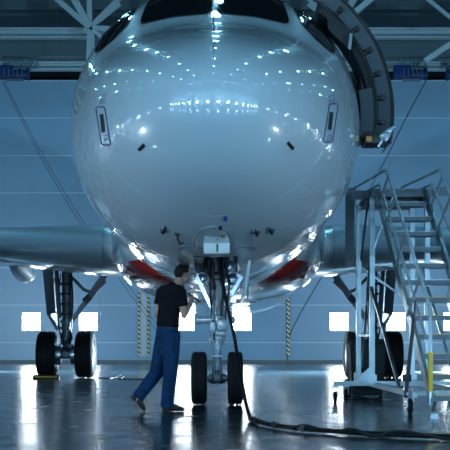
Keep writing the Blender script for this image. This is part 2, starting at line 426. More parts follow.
# blue crane hoists
def hoist(px0, px1, label, flip=1):
    d = 46.0; x0, x1 = wp(px0, d), wp(px1, d); zc = CZ + (PY - 73) * d / F; L = x1 - x0; xm = (x0+x1)/2
    root = tag(empty('crane_hoist', (xm, d, zc - .3)), label, 'crane hoist', 'blue hoists on the crane beam')
    link('drum_housing', MB().box((xm - flip*.26*L, d, zc + .02), (.45*L, .5, .5), bevel=.05), M['craneblue'], root)
    mt = MB(); mt.lathe([(.05, -.3*L), (.17, -.28*L), (.19, -.05*L), (.19, .14*L), (.25, .16*L), (.25, .2*L), (.1, .21*L)], (xm + flip*.2*L, d - .05, zc - .06), (flip, 0, 0), 20)
    link('motor', mt, M['craneblue'], root)
    br = MB(); br.box((xm, d + .2, zc + .28), (L*.95, .12, .08)); br.box((xm, d, zc - .27), (L*.5, .2, .06))
    for k in range(5): br.box((xm + (k - 2)*.12*L, d - .1, zc - .05), (.03, .45, .3))
    link('bracket', br, M['darkgear'], root)
    for k in (-.3, .1, .38): link('hanger', MB().bar((xm + k*L, d + .3, zc + .22), (xm + k*L + .15, d + .6, zc + .62), .09), M['truss'], root, smooth=False)
hoist(-4, 33, 'blue crane hoist on the beam at the left edge of the picture')
hoist(393, 430, 'boxy blue crane hoist on the beam right of the open cabin door', 1)
hoist(443, 475, 'dark crane hoist cut by the right edge of the picture', -1)

# slack cables against the back wall
def wire(pts, r, label, name='steel_cable'):
    tag(link(name, MB().tube(catmull(pts, 8), r, 6), M['black'], origin=None), label, 'cable')
wire([W(3, 79.5, 46), W(44, 157, 46.2), W(89, 230, 46.3), W(168, 340, 46.4)], .010, 'upper of two thin cables slanting down the back wall at left')
wire([W(1.5, 79.5, 46), W(41, 157.5, 46.2), W(85, 230, 46.3), W(163, 340, 46.4)], .010, 'lower of two thin cables slanting down the back wall at left')
wire([W(426, 80.8, 49.97), W(405, 120, 49.97), W(381, 168, 49.97), W(330, 262, 49.97), W(292, 330, 49.97), W(287, 362.5, 49.97)], .014, 'thin cable slanting down the back wall behind the stairs')

# ceiling lamps (disc area lights in round housings)
def ceiling_lamp(x, y, power, r=.24):
    z = 16.3
    root = tag(empty('ceiling_lamp', (x, y, z)), 'round high bay lamp hanging from the hangar roof', 'lamp', 'high bay lamps under the roof')
    link('housing', MB().lathe([(.05, .55), (.16, .5), (.2, .25), (r + .06, .03), (r + .06, 0), (r + .02, 0), (.18, .2), (.05, .2)], (x, y, z), (0, 0, 1), 20), M['lampcase'], root)
    link('hanger', MB().tube([(x, y, z + .5), (x, y, ZT)], .02, 6), M['trussdark'], root)
    l = bpy.data.lights.new('lamp_light', 'AREA'); l.shape = 'DISK'; l.size = 2*r; l.energy = power; l.color = (.25, .72, 1.0); l.spread = PI * .95
    lo = bpy.data.objects.new('lamp_light', l); C.objects.link(lo); lo.parent = root; lo.location = (0, 0, -.02)
for j, y in enumerate((4, 9.5, 15, 20.5, 26, 31.5, 37, 42.5)):
    for i in range(9):
        ceiling_lamp(-24 + 6 * i, y, 32 if y < 30 else 45)

# ------------------------------------------------------------------ the airliner
Y0 = 11.83      # nose tip
plane = tag(empty('airliner', (0, 16.9, 0)), 'white twin-engine airliner parked nose-on in the hangar with a red belly band', 'airplane')
TS  = [0, .02, .08, .22, .5, 1.0, 1.6, 2.2, 2.5, 3.0, 3.5, 4.1, 5.0, 6.2]
TOP = [3.42, 3.56, 3.69, 3.84, 4.03, 4.26, 4.48, 4.70, 4.86, 5.16, 5.44, 5.68, 5.86, 5.92]
BOT = [3.42, 3.25, 3.08, 2.88, 2.64, 2.39, 2.18, 2.03, 1.97, 1.90, 1.86, 1.82, 1.78, 1.76]
HW  = [0, .19, .37, .59, .86, 1.17, 1.43, 1.62, 1.70, 1.81, 1.88, 1.93, 1.97, 1.985]
ZM  = [3.42, 3.41, 3.40, 3.39, 3.38, 3.40, 3.43, 3.48, 3.51, 3.57, 3.62, 3.69, 3.76, 3.80]
TQ = [math.sqrt(t) for t in TS]
def sec(s):
    q = math.sqrt(max(s, 0)); return [pchip(TQ, a, q) for a in (TOP, BOT, HW, ZM)]
def fring(s, n=96):
    top, bot, hw, zm = sec(s)
    if s > 24:
        k = (s - 24) / 10.5; sh = max(.05, 1 - k ** 1.6 * .9)
        hw *= sh; zc = top - .3; top, bot, zm = zc + .3*sh, zc - (zc - bot) * sh, zc - (zc - zm) * sh
    out = []
    for i in range(n):
        a = 2 * PI * i / n; c, sn = math.cos(a), math.sin(a)
        e = 2 / (2 + .22 * min(1, s / 2)) if c > 0 else 1.0
        out.append(V((hw * math.copysign(abs(sn) ** e, sn), Y0 + s, zm + ((top - zm) if c > 0 else (zm - bot)) * math.copysign(abs(c) ** e, c))))
    return out
ss = [0.0004] + [(k * .035) ** 2 * 1.0 for k in range(1, 60)]
ss = [s for s in ss if s < 4.0] + [4 + .1 * k for k in range(0, 23)] + [6.3, 7, 8, 10, 12, 15, 18, 21, 24, 26, 28, 30, 32, 34, 34.5]
fz = MB(); fz.loft([fring(s) for s in ss])
bmesh.ops.recalc_face_normals(fz.bm, faces=fz.bm.faces)
bvh = BVHTree.FromBMesh(fz.bm)
fus = link('fuselage', fz, M['paint'], plane, angle=80)
bay = link('bay_cutter', MB().box((0.01, 15.95, 1.85), (.56, 2.9, .9)), M['paint'], plane, smooth=False)
md = fus.modifiers.new('bay', 'BOOLEAN'); md.object = bay; md.operation = 'DIFFERENCE'; md.solver = 'EXACT'
dg_ = bpy.context.evaluated_depsgraph_get(); me2 = bpy.data.meshes.new_from_object(fus.evaluated_get(dg_))
fus.modifiers.clear(); fus.data = me2; me2.name = 'fuselage'
for p_ in me2.polygons: p_.use_smooth = True
me2.set_sharp_from_angle(angle=math.radians(50))
bpy.data.objects.remove(bay)
cam = V((CX, 0, CZ))
def hit(px, py):
    d = (W(px, py, 10) - cam).normalized(); r = bvh.ray_cast(cam, d)
    return (r[0], r[1]) if r[0] else (None, None)
def snap(p, off=.0):
    r = bvh.find_nearest(V(p)); n = r[1]
    if n.y > 0 and n.z * 0 == 0 and (r[0] - V((0, r[0].y, 3.5))).dot(n) < 0: n = -n
    return r[0] + n * off, n
def rounded(poly, rad, n=6):
    out = []
    m = len(poly)
    for i in range(m):
        p = V((*poly[i], 0)); a = V((*poly[i-1], 0)); b = V((*poly[(i+1) % m], 0))
        ra = min(rad, (a-p).length*.45, (b-p).length*.45)
        p0 = p + (a-p).normalized()*ra; p1 = p + (b-p).normalized()*ra
        for k in range(n + 1):
            t = k / n; out.append(((1-t)**2*p0 + 2*t*(1-t)*p + t*t*p1))
        # along the edge
        nb = V((*poly[(i+1) % m], 0)); nxt = nb + (p-nb).normalized()*min(rad, (b-p).length*.45)
        for k in range(1, 8):
            out.append(p1.lerp(nxt, k/8))
    return out
def patch(poly, rad, off, mirror, rings=8, hole=None, thick=.012):
    """rounded polygon in picture pixels laid on the fuselage skin (mirror: about the aircraft's centre line)"""
    ol = rounded(poly, rad); c = sum(ol, V((0, 0, 0))) / len(ol)
    mb = MB(); rr = []
    ks = [hole, 1.0] if hole else [1 - k / rings for k in range(rings)] + [.001]
    for k in ks:
        ring = []
        for p in ol:
            q = c + (p - c) * k; h, n = hit(q.x, q.y)
            if h is None: h, n = snap(W(q.x, q.y, 15.5))
            if n.dot(cam - h) < 0: n = -n
            h = h + n * off
            ring.append(V((-h.x if mirror else h.x, h.y, h.z)))
        rr.append(ring)
    mb.loft(rr, cap=False)
    return mb
# cockpit windows, picked on the right half and mirrored
pane1 = [(216.8, 14), (256, 17.5), (291, 25.5), (280, -9), (250, -22), (216.8, -24)]
pane2 = [(287, -8), (293, 8), (302, 25), (317, 41), (332, 54), (336, 53), (324, 28), (306, 0), (299, -8)]
for mir in (False, True):
    for poly, rd in ((pane1, 6), (pane2, 2.5)):
        f = link('window_frame', patch([(p[0] + (0), p[1]) for p in poly], rd, .006, mir), M['seal'], fus)
        c = [sum(p[0] for p in poly)/len(poly), sum(p[1] for p in poly)/len(poly)]
        sm = [(c[0] + (p[0]-c[0])*.97, c[1] + (p[1]-c[1])*.955) for p in poly]
        link('cockpit_window', patch(sm, rd, .014, mir), M['glass'], fus)
# thin seams and placards on the skin
def seam(pts, w, mir, name='panel_seam', m='marking', off=.004):
    mb = MB(); P = []
    for p in pts:
        h, n = hit(*p)
        if h is None: continue
        if n.dot(cam - h) < 0: n = -n
        h = h + n * off
        if mir: h = V((-h.x, h.y, h.z))
        P.append(h)
    if len(P) > 1: link(name, mb.tube(P, w, 6), M[m], fus)
def rrect(cx, cy, w, h, sk, n=10):
    pl = [(cx - w/2 - sk, cy - h/2), (cx + w/2 - sk, cy - h/2), (cx + w/2 + sk, cy + h/2), (cx - w/2 + sk, cy + h/2)]
    ol = rounded(pl, 2.5, 4); return [(p.x, p.y) for p in ol] + [(ol[0].x, ol[0].y)]
seam(rrect(103.5, 126, 9, 38, 3), .008, False, 'placard_outline')
seam(rrect(330.5, 123, 9, 38, -3), .008, False, 'placard_outline')
link('static_port', patch([(100, 114.5), (103.5, 114), (105.5, 132), (102, 133)], .6, .006, False), M['doordark'], fus)
link('static_port', patch([(329.5, 112), (333, 112.5), (331, 130), (327.5, 129.5)], .6, .006, False), M['doordark'], fus)
for cx, sk in ((103.2, .6), (331, -.6)):
    for k in range(4): seam([(cx - 3 - k*sk*.5, 96 + k*2.4 + 1), (cx + 3 - k*sk*.5, 96 + k*2.4 - 1)], .005, False, 'placard_text')
    for k in range(3): seam([(cx - 1.5 + sk*4, 135 + k*2.2 + 1), (cx + 3 + sk*4, 135 + k*2.2 - .5)], .005, False, 'placard_text')
seam([(139.5, 149.5), (144.5, 144.5)], .02, False, 'sensor', 'black'); seam([(287.5, 142.5), (292.5, 148.5)], .02, False, 'sensor', 'black')
# radome joint and faint nose seams
def ringseam(s, a0, a1, r=.004):
    n = 60; P = []
    top, bot, hw, zm = sec(s)
    for k in range(n + 1):
        a = a0 + (a1 - a0) * k / n; c, sn = math.cos(a), math.sin(a)
        P.append(V(((hw + .001) * sn, Y0 + s, zm + ((top - zm) if c > 0 else (zm - bot)) * c)))
    link('panel_seam', MB().tube(P, r, 5), M['gearpaint'], fus)
ringseam(1.25, -PI, PI, .003); ringseam(3.95, .75, 2.4, .004); ringseam(3.95, -2.4, -.75, .004)
seam([(213.7, 17), (213.6, 30), (213.6, 45), (213.5, 58)], .010, False, 'panel_seam', 'gearpaint')
seam([(157, 8.5 + 32), (166, 47), (182, 60)], .006, False, 'wiper_arm', 'gearpaint')
seam([(277, 42), (266, 48), (248, 58)], .006, False, 'wiper_arm', 'gearpaint')
# pitot probes
def probe(px, py, dx, dy):
    h, n = hit(px, py)
    if n.dot(cam - h) < 0: n = -n
    o = V((dx, 0, dy)); mb = MB()
    mb.tube([h, h + n*.07 + o*.25, h + n*.11 + o*.6], [.02, .014, .014], 8, cap=True)
    a = h + n*.11 + o*.6
    mb.tube([a + V((0, .05, 0)), a + V((0, -.03, 0)) + o*.2, a + V((0, -.14, 0)) + o*.5], [.016, .015, .008], 10)
    mb.ell(h, (.035, .02, .035))
    link('pitot_probe', mb, M['black'], fus)
probe(163, 230.5, .07, .12); probe(177.5, 233.5, .09, -.02); probe(257, 232, -.05, .1); probe(271.5, 230, -.06, .1)
link('blue_marker', patch([(223.5, 216), (227.3, 216), (227.3, 221), (223.5, 221)], .3, .004, False), M['bluetag'], fus)
link('amber_marker', patch([(220.5, 233.5), (225, 233.5), (225, 236), (220.5, 236)], .3, .02, False), M['amber'], fus)
link('drain_mast', patch([(218, 224.5), (222.5, 224.5), (221.5, 228.5), (219, 228.5)], .3, .02, False), M['black'], fus)
# nose gear bay outline
seam([(180, 262), (180, 247), (186, 246.5), (204, 248)], .007, False); seam([(229, 248), (248, 246.5), (254, 247), (254, 262)], .007, False)
seam([(192, 246), (194, 236), (199, 230), (207, 227), (213, 226.5), (220, 227), (227, 230), (232, 236), (234, 246)], .005, False, 'panel_seam', 'gearpaint')

# belly fairing
def bring(y, n=72):
    u = (y - 19.6) / 4.0; k = 1 if u >= 1 else max(0, math.sin(u * PI/2)) ** .6
    if y > 33: k = max(.0, 1 - ((y - 33) / 5.0) ** 2)
    hw = 1.45 + .62 * k; zb = 1.92 - .25 * k; zt = 3.0; up = .7
    out = []; e = 2 / 2.9
    for i in range(n):
        a = 2 * PI * i / n; c, s = math.cos(a), math.sin(a)
        x = hw * math.copysign(abs(s) ** e, s)
        z = zt + (up if c > 0 else (zt - zb)) * math.copysign(abs(c) ** e, c)
        out.append(V((x, y, z)))
    return out
bf = MB(); bf.loft([bring(19.6 + .25*k) for k in range(0, 20)] + [bring(25 + k) for k in range(0, 13)])
belly = link('belly_fairing', bf, M['belly'], plane, angle=70)
for sg in (-1, 1):
    link('drain_mast', MB().box((sg*.5, 22.4, 1.63), (.03, .16, .14), bevel=.008), M['red'], belly)

# wings
def airfoil(n=26):
    up, lo = [], []
    for i in range(n + 1):
        x = .5 * (1 - math.cos(PI * i / n))
        t = 5 * .15 * (.2969*math.sqrt(x) - .126*x - .3516*x*x + .2843*x**3 - .1036*x**4)
        cmb = .02 * math.sin(PI * x)
        up.append((x, cmb + t)); lo.append((x, cmb - t))
    return up[::-1] + lo[1:-1]
AF = airfoil()
def wing_at(x):      # LE y, chord, z of LE, thickness scale
    ax = abs(x)
    le = 23.6 + (ax - 2.0) * .51
    te = 30.9 + max(0, ax - 6.4) * .27 + (0 if ax > 6.4 else 0)
    z = 2.84 + (ax - 2.0) * .075
    return le, te - le, z, 1.0 if ax < 3 else max(.72, 1 - (ax - 3) * .06)
for sg in (-1, 1):
    mb = MB(); rings = []
    for k in range(0, 31):
        ax = 1.5 + k * .52; le, c, z, th = wing_at(ax)
        rings.append([V((sg*ax, le + p[0]*c, z + p[1]*c*th*1.0 - .04*p[0]*c)) for p in AF])
    mb.loft(rings); wing = link('wing', mb, M['wing'], plane, angle=35)
    sl = MB(); rings = []
    for k in range(0, 29):
        ax = 2.34 + k * .5; le, c, z, th = wing_at(ax)
        pr = [p for p in AF if p[0] < .075]
        prf = [V((sg*ax, le - .03 + p[0]*c*1.0, z + p[1]*c*th*1.1)) for p in pr]
        inn = [V((sg*ax, le + .02 + p[0]*c, z + p[1]*c*th*.9)) for p in pr][::-1]
        rings.append(prf + inn)
    sl.loft(rings); link('slat', sl, M['slat'], wing, angle=50)
    # wing root fillet in front of the slat root
    rf = MB(); rf.ell((sg*2.02, 24.3, 2.84), (.34, .8, .36)); link('root_fillet', rf, M['belly'], wing)
    for fx, fl in ((5.02, 3.4), (9.2, 2.9)):
        le, c, z, th = wing_at(fx); te = le + c
        mb = MB(); pts = [(sg*fx, te - fl*.75 + fl*u, z - .27*th - .05*math.sin(PI*u) - .16*u) for u in [k/12 for k in range(13)]]
        mb.tube(pts, [(max(.02, .27*math.sin(PI*min(1, max(0, u*.93 + .04)))**.7), max(.02, .2*math.sin(PI*min(1, u*.93 + .04))**.7)) for u in [k/12 for k in range(13)]], 14, side=(0, 0, 1))
        link('flap_track_fairing', mb, M['slat'], wing)
    # engine under the wing
    en = MB(); ec = (sg*5.9, 22.4, 1.82)
    en.lathe([(.84, .35), (.90, .08), (1.0, 0), (1.08, .06), (1.17, .5), (1.2, 1.3), (1.12, 2.3), (.92, 3.2), (.88, 3.2), (.8, 2.6), (.84, .9)], ec, (0, 1, 0), 48, close=True)
    eng = link('engine_nacelle', en, M['slat'], plane)
    link('fan', MB().lathe([(.001, .5), (.12, .65), (.26, .95), (.84, 1.0), (.84, 1.1), (.001, 1.1)], ec, (0, 1, 0), 32), M['doordark'], eng)
    fb = MB()
    for k in range(24):
        a = 2*PI*k/24; d = V((math.cos(a), 0, math.sin(a))); t = V((-math.sin(a), 0, math.cos(a)))
        o = V(ec); fb.quad([o + d*.24 + V((0, .85, 0)) - t*.03, o + d*.82 + V((0, .8, 0)) - t*.07, o + d*.82 + V((0, .97, 0)) + t*.07, o + d*.24 + V((0, .95, 0)) + t*.03])
    link('fan_blades', fb, M['darkgear'], eng)
    py = MB(); le, c, z, th = wing_at(5.75)
    py.loft([[V((sg*5.9 + a*w, y, zz)) for a, y, zz in ((-1, 23.6, 2.8), (1, 23.6, 2.8), (1, 29, 2.75), (-1, 29, 2.75))] for w in (.18,)] + [[V((sg*5.9 + a*.18, y, zz)) for a, y, zz in ((-1, 24.4, 3.15), (1, 24.4, 3.15), (1, 29, 2.95), (-1, 29, 2.95))]])
    link('pylon', py, M['wing'], eng, smooth=False)

# wheels
def tyre(parent, c, R, w, name='wheel', out=1):
    c = V(c); h = w/2
    pr = []
    def arc(): 
        P = []
        for k in range(0, 15):
            a = PI * k / 14; s = math.cos(a); P.append((R - .30*R + .30*R*min(1, abs(math.sin(a))**.42), h*math.copysign(abs(s)**.75, s)))
        return P
    P = arc()
    # tread with grooves
    crown = [(R*.995, h*.62), (R*.998, h*.50), (R*.972, h*.49), (R*.972, h*.43), (R, h*.42), (R, h*.12), (R*.972, h*.11), (R*.972, h*.05)]
    side = [(R*.56, h*.70), (R*.60, h*.86), (R*.72, h*.99), (R*.82, h), (R*.91, h*.93), (R*.97, h*.78)]
    full = side + crown + [(r, -t) for r, t in crown[::-1]] + [(r, -t) for r, t in side[::-1]]
    t = link(name, MB().lathe(full, c, (1, 0, 0), 56, close=True), M['rubber'], parent, angle=25)
    # hub: rim dish both faces
    hb = [(R*.56, h*.70), (R*.60, h*.76), (R*.58, h*.8), (R*.50, h*.72), (R*.46, h*.40), (R*.28, h*.30), (R*.22, h*.62), (R*.12, h*.66), (.001, h*.66)]
    link('hub', MB().lathe(hb[::-1] + [(r, -q) for r, q in hb], c, (1, 0, 0), 40), M['hub'], parent, angle=30)
    bl = MB()
    for sgn in (-1, 1):
        for k in range(10):
            a = 2*PI*k/10; bl.tube([c + V((sgn*h*.30, R*.37*math.cos(a), R*.37*math.sin(a))), c + V((sgn*h*.46, R*.37*math.cos(a), R*.37*math.sin(a)))], R*.028, 6)
    link('wheel_bolts', bl, M['steel'], parent)
    return t

# nose gear --------------------------------------------------
gx, gy = .015, 16.9
st = MB()
st.tube([(gx, gy + .10, 2.35), (gx, gy + .04, 1.25), (gx, gy + .02, .98)], [.085, .085, .085], 24)
st.tube([(gx, gy + .035, 1.30), (gx, gy + .03, 1.2)], .115, 24); st.tube([(gx, gy + .02, 1.02), (gx, gy + .015, .93)], .118, 24)
st.tube([(gx, gy + .015, .93), (gx, gy + .01, .86)], .10, 24); st.tube([(gx, gy + .06, 1.62), (gx, gy + .055, 1.52)], .12, 24)
ng = link('nose_gear', st, M['gearpaint'], plane, angle=35)
link('piston', MB().tube([(gx, gy + .01, .88), (gx, gy, .45)], .055, 20), M['steel'], ng)
ax = MB(); ax.tube([(gx - .33, gy, .38), (gx + .33, gy, .38)], .038, 16); ax.tube([(gx, gy, .50), (gx, gy, .30)], [.075, .085], 20); ax.box((gx, gy - .07, .38), (.14, .1, .12), bevel=.02)
for sx in (-1, 1): ax.tube([(gx + sx*.08, gy, .38), (gx + sx*.12, gy, .38)], .065, 16)
link('axle', ax, M['darkgear'], ng)
for sx in (-1, 1): tyre(ng, (gx + sx*.258, gy, .381), .381, .222)
tl = MB()       # torque links
for sx in (-.06, .06):
    tl.bar((gx + sx, gy - .09, .95), (gx + sx*.3, gy - .27, .70), .028, .05); tl.bar((gx + sx*.3, gy - .27, .70), (gx + sx, gy - .08, .44), .028, .05)
tl.tube([(gx - .07, gy - .27, .70), (gx + .07, gy - .27, .70)], .02, 10)
link('torque_link', tl, M['gearpaint'], ng)
def pxs(px, py, dd=0): return W(px, py, gy + dd)
sa = MB()      # steering actuators and clamps
sa.tube([pxs(199, 320, -.12), pxs(212, 320, -.12)], [.055, .055], 16); sa.tube([pxs(199, 320, -.12), pxs(196.5, 320, -.12)], .07, 16)
sa.tube([pxs(231, 320, .05), pxs(235.5, 320, .05)], .05, 14)
sa.box(pxs(222, 325, -.14), (.15, .12, .16), bevel=.02); sa.box(pxs(212.5, 327, -.13), (.09, .1, .15), bevel=.015)
sa.tube([pxs(209, 313, -.1), pxs(226, 313, -.1)], .045, 14); sa.box(pxs(217.5, 333, -.05), (.24, .14, .09), bevel=.02)
for k in range(6): sa.tube([pxs(210 + 3.0*k, 316 + (k % 2)*4, -.17), pxs(210 + 3.0*k, 309 - (k % 3)*2, -.15)], .013, 8)
link('steering_actuator', sa, M['gearpaint'], ng)
dg = MB()     # drag struts in a V
for (a, b) in (((191, 264), (213, 311)), ((250, 262), (222.5, 311))):
    dg.bar(pxs(*a, -.12), pxs(*b, -.08), .07, .05); dg.tube([pxs(*a, -.12) - V((0, .05, 0)), pxs(*a, -.12) + V((0, .05, 0))], .05, 12)
dg.tube([pxs(186, 262, .3), pxs(201, 254, .35)], .03, 10); dg.tube([pxs(196, 274, .05), pxs(246, 272, .05)], .034, 10)
dg.tube([pxs(237, 255, .3), pxs(252, 266, .2)], .03, 10)
dg.tube([pxs(212, 255, -.12), pxs(213, 300, -.14)], .018, 8)
link('drag_brace', dg, M['steel'], ng)
bb = MB(); bb.tube([pxs(197, 270, .1), pxs(213, 300, .0)], .02, 10); bb.tube([pxs(240, 285, .1), pxs(222, 308, .05)], .024, 10); bb.tube([pxs(214, 256, .0), pxs(214.5, 300, -.06)], .03, 12)
bb.tube([pxs(200, 262, .2), pxs(212, 252, .1)], .03, 10); bb.tube([pxs(219, 256, -.1), pxs(228, 268, -.1)], .02, 10)
link('side_stay', bb, M['gearpaint'], ng)
hz = MB()
hz.tube(catmull([pxs(209, 255, -.1), pxs(205.5, 262, -.16), (pxs(206, 270, -.18)), pxs(211, 277, -.14), pxs(213.5, 290, -.13)], 6), .030, 10)
hz.tube(catmull([pxs(217, 255, -.16), pxs(219, 270, -.18), pxs(223, 290, -.18), pxs(221, 316, -.2)], 6), .017, 8)
hz.tube(catmull([pxs(212, 256, -.12), pxs(210, 280, -.2), pxs(210.5, 300, -.18), pxs(214, 330, -.14), pxs(213, 345, -.12)], 6), .012, 8)
hz.tube(catmull([pxs(224, 262, -.12), pxs(229, 285, -.2), pxs(226, 308, -.2), pxs(225, 325, -.16)], 6), .014, 8)
hz.tube(catmull([pxs(204, 282, -.06), pxs(209, 284, -.1), pxs(212, 292, -.1), pxs(211, 312, -.14)], 6), .010, 8)
hz.box(pxs(218, 276, -.08), (.16, .1, .12), bevel=.02); hz.box(pxs(212, 266, -.06), (.08, .08, .1), bevel=.015)
link('hydraulic_hoses', hz, M['black'], ng)
for (px, py, r) in ((202.8, 278, .078), (230.5, 266, .085), (232.8, 279, .095)):
    c = pxs(px, py, -.10)
    cs = MB().lathe([(.02, .12), (r*.6, .11), (r, .02), (r, -.02), (r*.94, -.02), (r*.94, .0), (.001, .0)], c, (0, 1, 0), 28)
    lt = link('taxi_light', cs, M['steel'], ng)
    link('lens', MB().lathe([(.001, -.022), (r*.5, -.018), (r*.93, -.004), (r*.93, .004), (.001, .004)], c, (0, 1, 0), 28), M['lens'], ng)
bxc = W(216.6, 248, hit(216.6, 246)[0].y - .03)
bx = MB().box(bxc, (.31, .14, .145), bevel=.02)
top_box = link('white_equipment_box', bx, M['white'], ng)
top_box['label'] = 'white box above the nose gear'
bs = MB().box(bxc + V((.01, -.075, -.005)), (.025, .012, .09), bevel=.004); link('latch', bs, M['seal'], ng)
# nose gear doors
for sx in (-1, 1):
    q = [V(v) for v in ((sx*.42, 14.75 if sx > 0 else 15.75, 1.92), (sx*.42, 16.5, 1.84), (sx*.33, 16.45, 1.44), (sx*.35, 14.8 if sx > 0 else 15.8, 1.47))]
    n = V((sx*.035, 0, 0)); gd = MB().loft([q, [v + n for v in q]])
    for yy in (15.85, 16.3): gd.bar((sx*.40, yy, 1.92), (sx*.30, yy, 2.06), .03)
    link('gear_door', gd, M['gearpaint'], ng, smooth=False)
rd = MB()
for (x0, x1) in ((185, 203), (236, 256)): rd.box((W((x0+x1)/2, 301, gy + 1.2)), ((x1-x0)/F*(gy+1.2), .7, .04), bevel=.01)
for (x0, x1) in ((187, 190), (246, 249)): rd.bar(W((x0+x1)/2, 300.5, gy + 1.2), W((x0+x1)/2, 285, gy + 1.3), .03)
link('aft_gear_door', rd, M['gearpaint'], ng)
lb = MB().lathe([(.0875, -.03), (.0885, -.03), (.0885, .03), (.0875, .03)], (gx, gy + .03, 1.10), (0, 0, 1), 24, close=True)
link('data_band', lb, M['white'], ng)

# main gear --------------------------------------------------
def main_gear(sg):
    X = sg*3.83; Y = 29.5
    def P(dx, z, dy=0): return V((X + sg*(-1)*dx, Y + dy, z))     # dx towards the fuselage
    leg = MB(); leg.tube([P(.02, 2.75), P(.01, 1.1)], [.14, .125], 22); leg.tube([P(.01, 1.12), P(0, .95)], .15, 22); leg.tube([P(0, 1.45), P(0, 1.38)], .155, 22)
    leg.tube([P(-.24, 2.75, -.1), P(-.16, 1.5, -.1)], .055, 12); leg.tube([P(0, .95), P(0, .86)], .12, 22)
    g = link('main_gear', leg, M['darkgear'], plane, angle=35)
    link('piston', MB().tube([P(0, .9), P(0, .62)], .085, 20), M['steel'], g)
    ax = MB(); ax.tube([P(-.5, .585), P(.5, .585)], .065, 16); ax.tube([P(0, .75), P(0, .48)], [.12, .13], 20); ax.box(P(0, .6, -.14), (.22, .2, .22), bevel=.03)
    link('axle', ax, M['darkgear'], g)
    for s in (-1, 1):
        tyre(g, P(s*.475, .583), .583, .46)
        br = MB().lathe([(.10, -.1), (.25, -.1), (.26, .0), (.25, .1), (.1, .1)], P(s*.22, .583), (1, 0, 0), 28); link('brake', br, M['steel'], g)
    sb = MB(); k1 = P(.76, 2.0, .05); sb.bar(P(.14, 1.42, 0), P(.52, 1.95, 0), .11, .13); sb.bar(P(.5, 1.92, 0), P(.98, 2.62, .05), .15, .16)
    sb.tube([P(.45, 1.9, -.06), P(.60, 2.05, -.06)], .085, 12)
    link('side_brace', sb, M['darkgear'], g, smooth=False)
    lk = MB(); lk.tube([P(.10, 2.55), P(.42, 2.22), P(.66, 2.12)], .04, 10); lk.tube([P(.64, 2.10), P(.98, 2.42)], .035, 10); lk.tube([P(.58, 2.14), P(.70, 2.10)], .055, 10)
    link('lock_stay', lk, M['darkgear'], g)
    link('lock_pin_flag', MB().bar(P(.73, 2.20, -.05), P(.86, 2.32, -.05), .05, .06), M['red'], g)
    if sg < 0: link('ribbon', MB().bar(P(.84, 1.58, 0), P(.84, 2.0, 0), .03, .012), M['darkgear'], g)
    t = MB()
    for q in (-.07, .07): t.bar(P(q, .98, -.15), P(q*.4, .80, -.36), .04, .07); t.bar(P(q*.4, .80, -.36), P(q, .60, -.15), .04, .07)
    link('torque_link', t, M['darkgear'], g)
    cl = MB()
    for z in (1.25, 1.6, 1.85, 2.1, 2.35): cl.tube([P(-.03, z - .025, 0), P(-.03, z + .025, 0)], .165, 16)
    cl.tube(catmull([P(.13, 2.6, -.08), P(.17, 2.0, -.1), P(.15, 1.4, -.12), P(.10, .9, -.18), P(.26, .7, -.1)], 6), .018, 8)
    cl.tube(catmull([P(-.13, 2.6, -.1), P(-.20, 1.9, -.12), P(-.17, 1.3, -.14), P(-.10, .85, -.2), P(-.28, .68, -.1)], 6), .018, 8)
    link('brake_lines', cl, M['black'], g)
    d = MB(); q = [P(-.42, 2.62, .1), P(-.42, 2.62, .75), P(-.30, 1.2, .6), P(-.40, 1.48, .12)]
    n = V((sg*.05, 0, 0)); d.loft([q, [v + n for v in q]]); d.bar(P(-.34, 2.5, .1), P(-.2, 2.3, 0), .05); d.bar(P(-.36, 1.7, .15), P(-.14, 1.55, 0), .04)
    link('gear_door', d, M['wing'], g, smooth=False)
    e = MB(); q = [P(-.56, 2.7, -.25), P(-.30, 2.7, -.3), P(-.24, 1.62, -.26), P(-.46, 1.58, -.22)]
    n = V((0, .05, 0)); e.loft([q, [v + n for v in q]]); e.bar(P(-.44, 1.6, -.2), P(-.18, 1.22, -.1), .06)
    link('gear_door', e, M['darkgear'], g, smooth=False)
    return g
main_gear(-1); main_gear(1)

# open cabin door (aircraft's left side, picture right)
dc = V((.34, 0, 3.90)); R0 = 1.99
def dpt(a, r, y): return V((dc.x + r*math.cos(a), y, dc.z + r*math.sin(a)))
y0, y1 = 15.45, 16.25
A = [math.radians(-12 + k * (70 / 28)) for k in range(29)]
dm = MB(); dm.loft([[dpt(a, R0, y0), dpt(a, R0, y1), dpt(a, R0 - .02, y1), dpt(a, R0 - .02, y0)] for a in A])
door = link('cabin_door', dm, M['paint'], plane, angle=50)
door['label'] = 'open curved cabin door'
ef = MB(); ef.loft([[dpt(a, R0 - .02, y0 - .002), dpt(a, R0 - .02, y1 - .02), dpt(a, R0 - .22, y1 - .04), dpt(a, R0 - .22, y0 + .04)] for a in A[1:-1]])
link('door_frame', ef, M['doorgrey'], door, angle=50)
rm = MB()
for r in (R0 - .008, R0 - .225): rm.tube([dpt(a, r, y0 - .004) for a in A], .022, 8)
link('door_seal', rm, M['black'], door)
for dgr in (-4, 6, 16, 26, 36, 46):
    rl = MB(); a = math.radians(dgr); rl.tube([dpt(a, R0 - .22, y0 - .02), dpt(a, R0 - .11, y0 - .02)], .028, 10); rl.tube([dpt(a, R0 - .13, y0 + .01), dpt(a, R0 - .13, y0 - .07)], .038, 12)
    link('latch_roller', rl, M['black'], door)
ln = MB(); ln.loft([[dpt(a, R0 - .22, y0 + .06), dpt(a, R0 - .22, y1 - .06), dpt(a, R0 - .30, y1 - .08), dpt(a, R0 - .30, y0 + .10)] for a in A[2:-2]])
link('door_lining', ln, M['doordark'], door, angle=50)
sp = MB(); AA = [math.radians(-11 + k*2.2) for k in range(11)]
